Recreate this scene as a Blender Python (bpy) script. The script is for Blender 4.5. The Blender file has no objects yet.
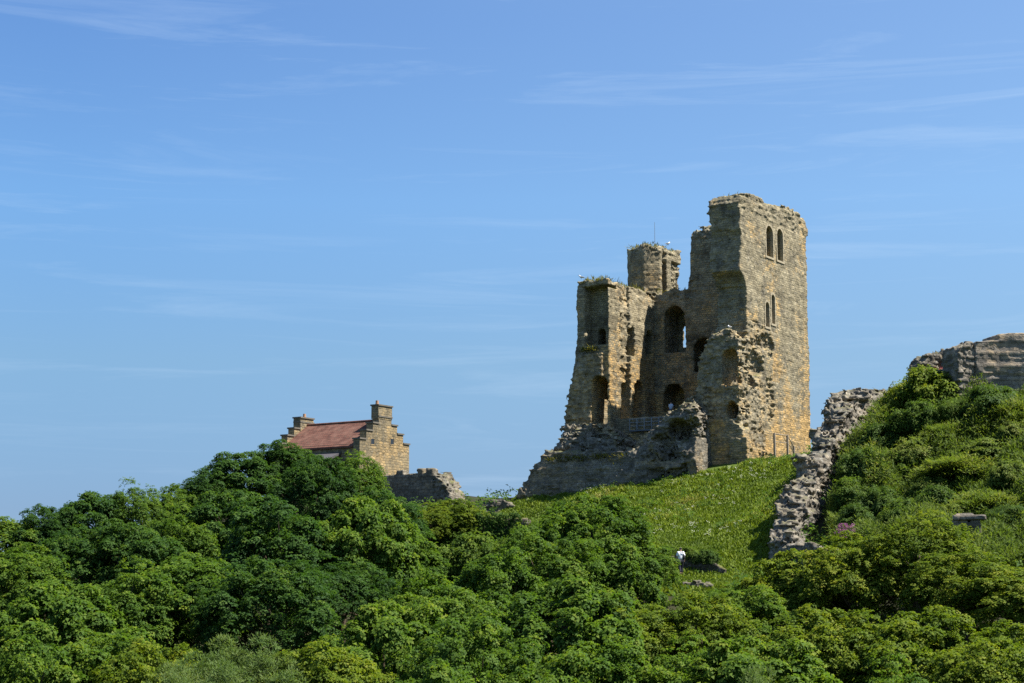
import bpy, math, random
import numpy as np
from mathutils import Vector

rng = np.random.default_rng(7)
random.seed(7)
scene = bpy.context.scene
COL = scene.collection

# ------------------------------------------------------------------ camera frame (photo matched)
FPX, HOR = 1707.0, 600.0
TH = math.atan((HOR - 341.5) / FPX)

def ray(px, py):
    cx = (px - 512) / FPX; cy = (341.5 - py) / FPX
    return np.array([cx, math.cos(TH) - cy * math.sin(TH), math.sin(TH) + cy * math.cos(TH)])

def P(px, py, Y):
    """world point, Y metres in front of the viewer"""
    r = ray(px, py); return r * (Y / r[1])

AZ = math.radians(33)
XD = np.array([math.cos(AZ), -math.sin(AZ), 0.0]); YD = np.array([math.sin(AZ), math.cos(AZ), 0.0])
KC = P(745, 430, 163); KZ = 10.0
KO = np.array([KC[0], KC[1], KZ])

def on_a(px, py, yoff=0.0):
    o = KO + YD * yoff; r = ray(px, py); p = r * (np.dot(o, YD) / np.dot(r, YD)); d = p - KO
    return float(np.dot(d, XD)), float(p[2] - KZ)

def on_b(px, py, xoff=0.0):
    o = KO + XD * xoff; r = ray(px, py); p = r * (np.dot(o, XD) / np.dot(r, XD)); d = p - KO
    return float(np.dot(d, YD)), float(p[2] - KZ)

# ------------------------------------------------------------------ numpy noise
_T = np.random.default_rng(3).random((64, 64, 64)).astype(np.float32)
def vnoise(x, y, z):
    xi = np.floor(x).astype(np.int32); yi = np.floor(y).astype(np.int32); zi = np.floor(z).astype(np.int32)
    fx = (x - xi).astype(np.float32); fy = (y - yi).astype(np.float32); fz = (z - zi).astype(np.float32)
    fx = fx * fx * (3 - 2 * fx); fy = fy * fy * (3 - 2 * fy); fz = fz * fz * (3 - 2 * fz)
    x0 = xi & 63; x1 = (xi + 1) & 63; y0 = yi & 63; y1 = (yi + 1) & 63; z0 = zi & 63; z1 = (zi + 1) & 63
    a = _T[x0, y0, z0] * (1 - fx) + _T[x1, y0, z0] * fx
    b = _T[x0, y1, z0] * (1 - fx) + _T[x1, y1, z0] * fx
    c = _T[x0, y0, z1] * (1 - fx) + _T[x1, y0, z1] * fx
    d = _T[x0, y1, z1] * (1 - fx) + _T[x1, y1, z1] * fx
    return ((a * (1 - fy) + b * fy) * (1 - fz) + (c * (1 - fy) + d * fy) * fz) * 2 - 1

def fbm(x, y, z, o=3):
    s = 0; a = 1; t = 0
    for i in range(o):
        s = s + a * vnoise(x * 2**i + 17 * i, y * 2**i + 5 * i, z * 2**i + 9 * i); t += a; a *= .55
    return s / t

def blocks(x, y, z, sx, sz):
    """jittered stone cells: per-stone offset with open joints"""
    j = .45
    jx = vnoise(x * .9 + 31, y * .9, z * .9); jz = vnoise(x * .8, y * .8 + 11, z * .8)
    qz = z / sz + j * jz
    cz = np.floor(qz)
    qx = x / sx + j * jx + cz * .37; qy = y / sx + j * jz + cz * .61
    cx = np.floor(qx); cy = np.floor(qy)
    h = _T[cx.astype(np.int32) & 63, cy.astype(np.int32) & 63, cz.astype(np.int32) & 63] * 2 - 1
    g = np.minimum(np.minimum(np.abs(qx - cx - .5), 1), 1)
    e = np.maximum(np.maximum(np.abs(qx - cx - .5), np.abs(qy - cy - .5)), np.abs(qz - cz - .5))
    joint = np.clip((e - .36) / .14, 0, 1)
    hc = _T[np.floor(x / 2.3 + jx).astype(np.int32) & 63, np.floor(y / 2.3 + jx).astype(np.int32) & 63, cz.astype(np.int32) & 63] * 2 - 1
    return .6 * h + .6 * hc, joint

# ------------------------------------------------------------------ implicit masonry
class Solid:
    def __init__(s, lo, hi, h):
        s.h = h; s.lo = np.array(lo, float)
        n = np.ceil((np.array(hi, float) - s.lo) / h).astype(int) + 1
        s.n = n
        s.ax = [(s.lo[i] + h * np.arange(n[i])).astype(np.float32) for i in range(3)]
        s.F = np.full(n, 1.5, np.float32); s.R = np.full(n, .2, np.float32)
    def _sl(s, lo, hi, m):
        o = []
        for i in range(3):
            a = int(np.clip(math.floor((lo[i] - m - s.lo[i]) / s.h), 0, s.n[i])); b = int(np.clip(math.ceil((hi[i] + m - s.lo[i]) / s.h) + 1, 0, s.n[i]))
            o.append(slice(a, b))
        return tuple(o)
    def _xyz(s, sl):
        return s.ax[0][sl[0]][:, None, None], s.ax[1][sl[1]][None, :, None], s.ax[2][sl[2]][None, None, :]
    def add(s, lo, hi, fn=None, rub=.2, m=1.5):
        sl = s._sl(lo, hi, m); X, Y, Z = s._xyz(sl)
        if X.size * Y.size * Z.size == 0: return
        d = box_d(X, Y, Z, lo, hi) if fn is None else fn(X, Y, Z)
        d = np.broadcast_to(d, s.F[sl].shape)
        w = d < s.F[sl]
        s.R[sl] = np.where(w, rub, s.R[sl]); s.F[sl] = np.where(w, d, s.F[sl])
    def cut(s, lo, hi, fn=None, rub=None, m=.6):
        sl = s._sl(lo, hi, m); X, Y, Z = s._xyz(sl)
        if X.size * Y.size * Z.size == 0: return
        d = -(box_d(X, Y, Z, lo, hi) if fn is None else fn(X, Y, Z))
        d = np.broadcast_to(d, s.F[sl].shape)
        w = d > s.F[sl]
        if rub is not None: s.R[sl] = np.where(w & (d > -.5), rub, s.R[sl])
        s.F[sl] = np.where(w, d, s.F[sl])
    def roughen(s, size=(.44, .27), big=.5, stone=.26, smooth=.03):
        m = np.abs(s.F) < 1.35
        I = np.nonzero(m)
        x = s.ax[0][I[0]]; y = s.ax[1][I[1]]; z = s.ax[2][I[2]]; r = s.R[I]
        h, j = blocks(x, y, z, size[0], size[1])
        f = fbm(x * .35, y * .35, z * .35, 3)
        f2 = fbm(x * 1.7, y * 1.7, z * 1.7, 2)
        amp = smooth + r * stone
        d = -amp * (.75 * h) + amp * .8 * j * (.3 + r) + r * big * f + r * .14 * f2
        s.F[m] += d.astype(np.float32)
    def mesh(s, name):
        F = s.F; n = F.shape
        F[0] = F[-1] = 1; F[:, 0] = F[:, -1] = 1; F[:, :, 0] = F[:, :, -1] = 1
        S = F < 0
        cnt = np.zeros((n[0]-1, n[1]-1, n[2]-1), np.int8)
        for dx in (0, 1):
            for dy in (0, 1):
                for dz in (0, 1):
                    cnt += S[dx:n[0]-1+dx, dy:n[1]-1+dy, dz:n[2]-1+dz]
        act = (cnt > 0) & (cnt < 8)
        I = np.argwhere(act)
        idx = np.full(act.shape, -1, np.int32); idx[act] = np.arange(len(I))
        c = {}
        for k in range(8):
            c[k] = F[I[:, 0] + (k & 1), I[:, 1] + ((k >> 1) & 1), I[:, 2] + ((k >> 2) & 1)].astype(np.float64)
        acc = np.zeros((len(I), 3)); w = np.zeros(len(I))
        for a in range(8):
            for b in range(3):
                q = 1 << b
                if a & q: continue
                v0, v1 = c[a], c[a | q]
                x = (v0 < 0) != (v1 < 0)
                t = np.where(x, v0 / np.where(x, v0 - v1, 1), 0)
                p = np.zeros((len(I), 3)); 
                for e in range(3): p[:, e] = (a >> e) & 1
                p[:, b] = t
                acc += p * x[:, None]; w += x
        V = (I + acc / w[:, None]) * s.h + s.lo
        quads = []
        for b in range(3):
            sl0 = [slice(None)] * 3; sl1 = [slice(None)] * 3
            sl0[b] = slice(0, -1); sl1[b] = slice(1, None)
            A = S[tuple(sl0)]; B = S[tuple(sl1)]
            E = np.argwhere(A != B); fl = A[tuple(E.T)]
            u, v = (b + 1) % 3, (b + 2) % 3
            ok = (E[:, u] > 0) & (E[:, v] > 0) & (E[:, u] < n[u]-1) & (E[:, v] < n[v]-1)
            E = E[ok]; fl = fl[ok]
            def g(du, dv):
                q = E.copy(); q[:, u] -= du; q[:, v] -= dv; return idx[q[:, 0], q[:, 1], q[:, 2]]
            q = np.stack([g(1, 1), g(0, 1), g(0, 0), g(1, 0)], 1)
            q[~fl] = q[~fl][:, ::-1]
            quads.append(q)
        Q = np.concatenate(quads)
        lab = np.arange(len(V)); A_ = np.concatenate([Q[:, 0], Q[:, 1], Q[:, 2]]); B_ = np.concatenate([Q[:, 1], Q[:, 2], Q[:, 3]])
        for _ in range(200):
            m_ = np.minimum(lab[A_], lab[B_]); l2 = lab.copy()
            np.minimum.at(l2, A_, m_); np.minimum.at(l2, B_, m_); l2 = l2[l2]; l2 = l2[l2]
            if (l2 == lab).all(): break
            lab = l2
        u_, inv, ct_ = np.unique(lab, return_inverse=True, return_counts=True)
        Q = Q[(ct_[inv] > max(60, .1 * ct_.max()))[Q[:, 0]]]
        me = mesh_np(name, V, Q)
        r = s.R[np.minimum(I[:, 0], n[0]-1), I[:, 1], I[:, 2]]
        at = me.attributes.new('rub', 'FLOAT', 'POINT'); at.data.foreach_set('value', r.astype(np.float32))
        return me

def box_d(X, Y, Z, lo, hi):
    dx = np.abs(X - (lo[0] + hi[0]) / 2) - (hi[0] - lo[0]) / 2
    dy = np.abs(Y - (lo[1] + hi[1]) / 2) - (hi[1] - lo[1]) / 2
    dz = np.abs(Z - (lo[2] + hi[2]) / 2) - (hi[2] - lo[2]) / 2
    return np.maximum(np.maximum(dx, dy), dz)

def arch2(U, V, u0, u1, v0, v1):
    """round-headed opening in a plane"""
    r = (u1 - u0) / 2; c = (u0 + u1) / 2; vs = v1 - r
    body = np.maximum(np.abs(U - c) - r, np.maximum(v0 - V, V - vs))
    cap = np.sqrt((U - c) ** 2 + (V - vs) ** 2) - r
    return np.minimum(body, np.maximum(cap, v0 - V))

def mesh_np(name, V, Q):
    me = bpy.data.meshes.new(name)
    V = np.asarray(V, np.float32); Q = np.asarray(Q, np.int32); k = Q.shape[1]
    me.vertices.add(len(V)); me.vertices.foreach_set('co', V.ravel())
    me.loops.add(Q.size); me.loops.foreach_set('vertex_index', Q.ravel())
    me.polygons.add(len(Q)); me.polygons.foreach_set('loop_start', np.arange(0, Q.size, k, dtype=np.int32))
    me.update(calc_edges=True)
    return me

# ------------------------------------------------------------------ object helpers
def link(name, me, mat=None, parent=None, loc=None, rotz=None):
    o = bpy.data.objects.new(name, me); COL.objects.link(o)
    if mat is not None and me is not None and len(me.materials) == 0: me.materials.append(mat)
    if parent is not None: o.parent = parent
    if loc is not None: o.location = loc
    if rotz is not None: o.rotation_euler = (0, 0, rotz)
    return o

def tag(o, label=None, cat=None, group=None, kind=None):
    if label: o['label'] = label
    if cat: o['category'] = cat; o['kind'] = 'thing'
    if group: o['group'] = group
    if kind: o['kind'] = kind
    return o

class MB:
    def __init__(s): s.v = []; s.f = []
    def box(s, lo, hi, jit=0):
        b = len(s.v)
        for z in (lo[2], hi[2]):
            for x, y in ((lo[0], lo[1]), (hi[0], lo[1]), (hi[0], hi[1]), (lo[0], hi[1])):
                s.v.append((x + random.uniform(-jit, jit), y + random.uniform(-jit, jit), z + random.uniform(-jit, jit)))
        for f in ((3, 2, 1, 0), (4, 5, 6, 7), (0, 1, 5, 4), (1, 2, 6, 5), (2, 3, 7, 6), (3, 0, 4, 7)): s.f.append([b + i for i in f])
        return s
    def tube(s, p, q, r0, r1=None, n=8):
        r1 = r0 if r1 is None else r1
        p = Vector(p); q = Vector(q); d = (q - p).normalized()
        u = d.orthogonal().normalized(); w = d.cross(u); b = len(s.v)
        for c, r in ((p, r0), (q, r1)):
            for i in range(n):
                a = 2 * math.pi * i / n; s.v.append(tuple(c + u * math.cos(a) * r + w * math.sin(a) * r))
        for i in range(n): s.f.append([b + i, b + (i + 1) % n, b + n + (i + 1) % n, b + n + i])
        s.f.append([b + i for i in reversed(range(n))]); s.f.append([b + n + i for i in range(n)])
        return s
    def prism(s, pts, axis, a, b_):
        """extrude a 2-D polygon (the two other axes) from a to b_ along axis"""
        b = len(s.v); n = len(pts)
        for t in (a, b_):
            for u, v in pts:
                s.v.append((t, u, v) if axis == 0 else (u, t, v) if axis == 1 else (u, v, t))
        for i in range(n): s.f.append([b + i, b + (i + 1) % n, b + n + (i + 1) % n, b + n + i])
        s.f.append([b + i for i in reversed(range(n))]); s.f.append([b + n + i for i in range(n)])
        return s
    def build(s, name, mat, parent=None, bevel=0, **k):
        import bmesh
        me = bpy.data.meshes.new(name); me.from_pydata(s.v, [], s.f); me.update()
        bm = bmesh.new(); bm.from_mesh(me); bmesh.ops.recalc_face_normals(bm, faces=bm.faces[:])
        if bevel: bmesh.ops.bevel(bm, geom=bm.edges[:], offset=bevel, segments=2, affect='EDGES', profile=.5)
        bm.to_mesh(me); bm.free()
        return link(name, me, mat, parent, **k)

def empty(name, loc, rotz=0, s=1):
    o = bpy.data.objects.new(name, None); COL.objects.link(o); o.empty_display_size = .3
    o.location = loc; o.rotation_euler = (0, 0, rotz); o.scale = (s, s, s) if not hasattr(s, '__len__') else s
    return o

# ------------------------------------------------------------------ materials
class N:
    def __init__(s, name):
        s.m = bpy.data.materials.new(name); s.m.use_nodes = True; s.t = s.m.node_tree; s.t.nodes.clear()
        s.out = s.t.nodes.new('ShaderNodeOutputMaterial')
    def n(s, typ, ins=None, **k):
        nd = s.t.nodes.new(typ)
        for a, b in k.items(): setattr(nd, a, b)
        for a, b in (ins or {}).items(): s.set(nd, a, b)
        return nd
    def set(s, nd, a, b):
        if isinstance(b, bpy.types.NodeSocket): s.t.links.new(b, nd.inputs[a])
        else: nd.inputs[a].default_value = b
    def math(s, op, a, b=0.0, c=None, clamp=False):
        nd = s.n('ShaderNodeMath', operation=op, use_clamp=clamp); s.set(nd, 0, a); s.set(nd, 1, b)
        if c is not None: s.set(nd, 2, c)
        return nd.outputs[0]
    def mix(s, f, a, b, blend='MIX'):
        nd = s.n('ShaderNodeMix', data_type='RGBA', blend_type=blend)
        s.set(nd, 0, f); s.set(nd, 6, a); s.set(nd, 7, b); return nd.outputs[2]
    def fmix(s, f, a, b):
        nd = s.n('ShaderNodeMix', data_type='FLOAT'); s.set(nd, 0, f); s.set(nd, 2, a); s.set(nd, 3, b); return nd.outputs[0]
    def ramp(s, f, stops):
        nd = s.n('ShaderNodeValToRGB'); r = nd.color_ramp
        while len(r.elements) < len(stops): r.elements.new(.5)
        for e, (p, c) in zip(r.elements, stops): e.position = p; e.color = (*c, 1)
        s.set(nd, 0, f); return nd.outputs[0]
    def rng(s, f, a, b, c=0., d=1.):
        nd = s.n('ShaderNodeMapRange'); s.set(nd, 0, f)
        for i, v in enumerate((a, b, c, d)): s.set(nd, i + 1, v)
        return nd.outputs[0]
    def noise(s, vec, scale, detail=4, rough=.55, out=0):
        nd = s.n('ShaderNodeTexNoise', {'Scale': scale, 'Detail': detail, 'Roughness': rough}); s.set(nd, 'Vector', vec); return nd.outputs[out]
    def vmul(s, v, xyz):
        nd = s.n('ShaderNodeVectorMath', operation='MULTIPLY'); s.set(nd, 0, v); nd.inputs[1].default_value = xyz; return nd.outputs[0]
    def finish(s, col, rough=.9, spec=.2, bump=None, bstr=.5, bdist=.05, trans=None):
        b = s.n('ShaderNodeBsdfPrincipled'); s.set(b, 'Base Color', col); s.set(b, 'Roughness', rough); s.set(b, 'Specular IOR Level', spec)
        if bump is not None:
            bn = s.n('ShaderNodeBump', {'Strength': bstr, 'Distance': bdist}); s.set(bn, 'Height', bump); s.set(b, 'Normal', bn.outputs[0])
        sh = b.outputs[0]
        if trans is not None:
            tr = s.n('ShaderNodeBsdfTranslucent'); s.set(tr, 'Color', trans[1])
            mx = s.n('ShaderNodeMixShader'); s.set(mx, 0, trans[0]); s.set(mx, 1, sh); s.set(mx, 2, tr.outputs[0]); sh = mx.outputs[0]
        s.t.links.new(sh, s.out.inputs[0]); return s.m

def c4(r, g, b): return (r, g, b, 1)

def masonry(name, ramp, ochre=(.45, .285, .105), ochre_amt=.6, oz=(None, None), course=(.46, .23), moss=.8, dark=.6, seed=0.):
    m = N(name)
    tc = m.n('ShaderNodeTexCoord').outputs['Object']
    sp = m.n('ShaderNodeSeparateXYZ'); m.set(sp, 0, tc)
    s_ = m.math('ADD', sp.outputs[0], sp.outputs[1])
    cb = m.n('ShaderNodeCombineXYZ'); m.set(cb, 0, s_); m.set(cb, 1, sp.outputs[2]); m.set(cb, 2, seed)
    nz = m.n('ShaderNodeTexNoise', {'Scale': 1.3, 'Detail': 2.}); m.set(nz, 'Vector', tc)
    off = m.n('ShaderNodeVectorMath', operation='SUBTRACT'); m.set(off, 0, nz.outputs['Color']); off.inputs[1].default_value = (.5, .5, .5)
    off2 = m.vmul(off.outputs[0], (.8, .34, 0))
    vec = m.n('ShaderNodeVectorMath', operation='ADD'); m.set(vec, 0, cb.outputs[0]); m.set(vec, 1, off2)
    br = m.n('ShaderNodeTexBrick', {'Color1': c4(0, 0, 0), 'Color2': c4(1, 1, 1), 'Mortar': c4(.3, .3, .3), 'Scale': 1.0, 'Mortar Size': .035, 'Mortar Smooth': .4, 'Bias': 0., 'Brick Width': course[0], 'Row Height': course[1]})
    m.set(br, 'Vector', vec.outputs[0])
    v3 = m.vmul(tc, (1.9, 1.9, 3.1))
    vo = m.n('ShaderNodeTexVoronoi', {'Scale': 1.0, 'Randomness': .9}); m.set(vo, 'Vector', v3)
    vcol = m.n('ShaderNodeSeparateColor'); m.set(vcol, 0, vo.outputs['Color'])
    rub = m.n('ShaderNodeAttribute', attribute_name='rub').outputs['Fac']
    rf = m.math('MAXIMUM', m.rng(rub, .25, .7), m.math('MULTIPLY', m.rng(m.noise(tc, .5, 4, .65), .47, .57), .75))
    bcol = m.n('ShaderNodeSeparateColor'); m.set(bcol, 0, br.outputs['Color'])
    stone = m.fmix(rf, bcol.outputs[0], vcol.outputs[0])
    fine = m.noise(m.vmul(tc, (1., 1., 1.8)), 6.5, 4, .7); mid = m.noise(tc, .9, 4, .6); big = m.noise(tc, .22, 3, .55)
    v = m.math('ADD', m.math('MULTIPLY', stone, .34), m.math('MULTIPLY', fine, .46))
    v = m.math('ADD', v, m.math('MULTIPLY', m.math('SUBTRACT', mid, .5), 1.25))
    v = m.math('ADD', v, m.math('MULTIPLY', m.math('SUBTRACT', m.noise(m.vmul(tc, (.16, .16, .42)), 1., 3), .5), .9))
    v = m.math('ADD', v, .06, clamp=True)
    col = m.ramp(v, ramp)
    # iron-stained ochre stones
    om = m.math('ADD', big, m.math('MULTIPLY', m.math('SUBTRACT', stone, .5), .22))
    om = m.math('ADD', om, m.math('MULTIPLY', m.math('SUBTRACT', mid, .5), .35))
    if oz[0] is not None:
        hz = m.rng(sp.outputs[2], oz[0], oz[1], .13, -.10); om = m.math('ADD', om, hz)
    of = m.math('MULTIPLY', m.math('MULTIPLY', m.rng(om, .47, .68), ochre_amt), m.math('SUBTRACT', 1., m.math('MULTIPLY', m.rng(rub, .25, .7), .6)))
    oc = m.mix(stone, c4(*[c * .6 for c in ochre]), c4(*[c * 1.25 for c in ochre]))
    col = m.mix(of, col, oc)
    # joints
    mort = m.fmix(rf, br.outputs['Fac'], m.rng(vo.outputs['Distance'], .42, .62))
    col = m.mix(m.math('MULTIPLY', mort, .42), col, c4(.10, .085, .06))
    # dark weathering
    dv = m.noise(m.vmul(tc, (.9, .9, .22)), 1., 6, .7)
    df = m.math('MULTIPLY', m.rng(dv, .52, .72), dark)
    col = m.mix(df, col, c4(.075, .07, .058))
    # pale lichen
    lf = m.math('MULTIPLY', m.rng(m.noise(tc, 3.2, 6, .75), .53, .72), m.fmix(rf, .25, .75))
    col = m.mix(lf, col, c4(.42, .40, .34))
    # moss and grass on ledges
    gn = m.n('ShaderNodeSeparateXYZ'); m.set(gn, 0, m.n('ShaderNodeNewGeometry').outputs['Normal'])
    mf = m.math('MULTIPLY', m.rng(gn.outputs[2], .55, .9), m.rng(m.noise(tc, .6, 3), .4, .6))
    col = m.mix(m.math('MULTIPLY', mf, moss), col, m.mix(fine, c4(.06, .075, .02), c4(.17, .16, .05)))
    h = m.math('ADD', m.math('MULTIPLY', m.math('SUBTRACT', 1., mort), .6), m.math('MULTIPLY', fine, .5))
    h = m.math('ADD', h, m.math('MULTIPLY', stone, .5))
    return m.finish(col, .95, .1, h, .8, .09)

RAMP = [(0., (.075, .064, .042)), (.3, (.19, .160, .10)), (.6, (.31, .262, .165)), (1., (.49, .42, .275))]
RAMPD = [(0., (.05, .046, .038)), (.35, (.12, .108, .085)), (.7, (.22, .195, .15)), (1., (.40, .36, .29))]
RAMPG = [(0., (.07, .062, .052)), (.35, (.17, .15, .125)), (.7, (.30, .265, .22)), (1., (.48, .43, .36))]
M_KEEP = masonry('keep_stone', RAMP, oz=(5., 22.), ochre_amt=.9, dark=.72)
M_BASE = masonry('rubble_stone', RAMPD, ochre_amt=.35, dark=.75, seed=3.)
RAMPW = [(0., (.055, .050, .042)), (.35, (.135, .12, .098)), (.7, (.235, .21, .17)), (1., (.40, .365, .30))]
M_WALL = masonry('ruin_stone', RAMPW, ochre_amt=.3, dark=.5, moss=.5, seed=5.)
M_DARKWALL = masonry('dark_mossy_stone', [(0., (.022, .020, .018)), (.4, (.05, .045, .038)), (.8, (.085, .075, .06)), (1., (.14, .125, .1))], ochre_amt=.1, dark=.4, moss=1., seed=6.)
M_BASTION = masonry('coursed_ruin_stone', RAMPG, ochre_amt=.35, dark=.5, moss=.5, course=(.8, .34), seed=9.)
M_GREY = masonry('grey_stone', RAMPD, ochre_amt=.2, dark=.5, course=(.7, .34), seed=8.)
M_HOUSE = masonry('house_stone', [(0., (.10, .085, .055)), (.4, (.22, .175, .105)), (.75, (.32, .255, .15)), (1., (.44, .37, .25))], ochre_amt=.45, dark=.4, moss=.3, course=(.6, .3), seed=2.)

def plain(name, col, rough=.7, var=.25, scale=3., spec=.3, metal=0):
    m = N(name); tc = m.n('ShaderNodeTexCoord').outputs['Object']
    f = m.noise(tc, scale, 4)
    c = m.mix(f, c4(*[k * (1 - var) for k in col]), c4(*[min(1, k * (1 + var)) for k in col]))
    return m.finish(c, rough, spec, f, .2, .01)

M_DRESS = plain('dressed_stone', (.33, .28, .19), .9, .4, 4., .1)
M_DARKSTONE = plain('coping_stone', (.14, .125, .10), .9, .4, 3., .1)
M_METAL = plain('galvanised_metal', (.20, .22, .24), .45, .15, 6., .5)
M_DECK = plain('deck_metal', (.10, .11, .12), .6, .2, 4.)
M_WOOD = plain('weathered_wood', (.22, .19, .15), .85, .35, 8., .15)
M_POT = plain('clay_pot', (.34, .19, .11), .8, .25, 6.)
M_GLASS = plain('dark_glass', (.02, .022, .025), .15, .2, 2., .5)
M_LEAD = plain('slate', (.075, .07, .072), .6, .35, 5.)

def roof_tiles():
    m = N('clay_roof_tiles'); tc = m.n('ShaderNodeTexCoord').outputs['Object']
    sp = m.n('ShaderNodeSeparateXYZ'); m.set(sp, 0, tc)
    cb = m.n('ShaderNodeCombineXYZ'); m.set(cb, 0, sp.outputs[0]); m.set(cb, 1, sp.outputs[2])
    br = m.n('ShaderNodeTexBrick', {'Color1': c4(.085, .036, .025), 'Color2': c4(.15, .062, .042), 'Mortar': c4(.06, .03, .022), 'Scale': 1., 'Mortar Size': .03, 'Brick Width': .3, 'Row Height': .24})
    m.set(br, 'Vector', cb.outputs[0])
    col = m.mix(m.rng(m.noise(tc, 1.1, 5), .4, .7), br.outputs[0], c4(.17, .085, .06))
    col = m.mix(m.rng(m.noise(tc, 4., 4), .58, .75), col, c4(.10, .085, .06))
    return m.finish(col, .85, .2, br.outputs['Fac'], .6, -.03)
M_ROOF = roof_tiles()

def leafmat(name, ramp, trans=.35, spec=.12, rough=.65, vary=.5):
    m = N(name)
    t = m.n('ShaderNodeAttribute', attribute_name='tint').outputs['Fac']
    oi = m.n('ShaderNodeObjectInfo').outputs['Random']
    tc = m.n('ShaderNodeNewGeometry').outputs['Position']
    big = m.noise(tc, .45, 2)
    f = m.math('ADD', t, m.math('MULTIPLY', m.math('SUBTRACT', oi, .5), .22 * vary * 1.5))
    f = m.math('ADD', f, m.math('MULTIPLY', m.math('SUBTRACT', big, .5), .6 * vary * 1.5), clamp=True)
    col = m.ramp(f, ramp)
    tcol = m.mix(1., col, c4(1.5, 1.55, .7), 'MULTIPLY')
    return m.finish(col, rough, spec, trans=(trans, tcol))

M_SYC = leafmat('sycamore_leaf', [(0., (.024, .054, .011)), (.4, (.053, .105, .015)), (.75, (.096, .156, .019)), (1., (.16, .20, .026))], .4)
M_DARKL = leafmat('dark_leaf', [(0., (.013, .037, .010)), (.4, (.027, .066, .014)), (.8, (.052, .104, .018)), (1., (.09, .14, .022))], .38)
M_FRESH = leafmat('fresh_leaf', [(0., (.032, .060, .009)), (.35, (.072, .115, .012)), (.7, (.135, .175, .016)), (1., (.22, .225, .026))], .38)
M_WILLOW = leafmat('grey_green_leaf', [(0., (.035, .065, .018)), (.5, (.085, .135, .035)), (1., (.15, .19, .06))], .35)
M_SCRUB = leafmat('scrub_leaf', [(0., (.042, .070, .014)), (.45, (.088, .132, .022)), (.8, (.145, .175, .034)), (1., (.20, .20, .055))], .38)
M_SHRUB = leafmat('shrub_leaf', [(0., (.025, .055, .010)), (.45, (.055, .10, .014)), (.8, (.095, .14, .018)), (1., (.14, .17, .025))], .38)
M_SHRUBD = leafmat('dark_shrub_leaf', [(0., (.018, .042, .011)), (.45, (.038, .076, .015)), (.8, (.068, .11, .018)), (1., (.10, .14, .022))], .36)
M_GRASS = leafmat('grass_blade', [(0., (.07, .11, .012)), (.5, (.135, .185, .018)), (.8, (.19, .225, .026)), (1., (.25, .24, .06))], .3, .15, .6, .35)
M_DRYGRASS = leafmat('dry_wall_grass', [(0., (.07, .075, .016)), (.5, (.15, .14, .03)), (1., (.26, .22, .07))], .3, .1)
M_WHITE = leafmat('white_umbel', [(0., (.40, .42, .30)), (.5, (.62, .62, .52)), (1., (.75, .75, .66))], .2, .1)
M_PINK = leafmat('pink_petal', [(0., (.15, .05, .12)), (.5, (.26, .09, .21)), (1., (.36, .16, .30))], .2, .1)
M_RED = leafmat('red_petal', [(0., (.22, .06, .06)), (.5, (.34, .09, .10)), (1., (.42, .16, .16))], .2, .1)
M_BARK = plain('bark', (.075, .058, .04), .95, .4, 6., .1)

def ground_mat():
    m = N('hill_ground'); tc = m.n('ShaderNodeTexCoord').outputs['Object']
    a = m.noise(tc, .12, 4); b = m.noise(tc, 1.3, 5); c = m.noise(tc, 9., 3)
    g = m.ramp(m.math('ADD', m.math('MULTIPLY', b, .6), m.math('MULTIPLY', c, .4)), [(0.2, (.03, .05, .012)), (.5, (.07, .105, .018)), (.8, (.12, .14, .03))])
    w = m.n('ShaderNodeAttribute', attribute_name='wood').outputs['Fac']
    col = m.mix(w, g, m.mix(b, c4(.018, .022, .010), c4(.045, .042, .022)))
    return m.finish(col, .95, .1, c, .5, .06)
M_GROUND = ground_mat()

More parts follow.
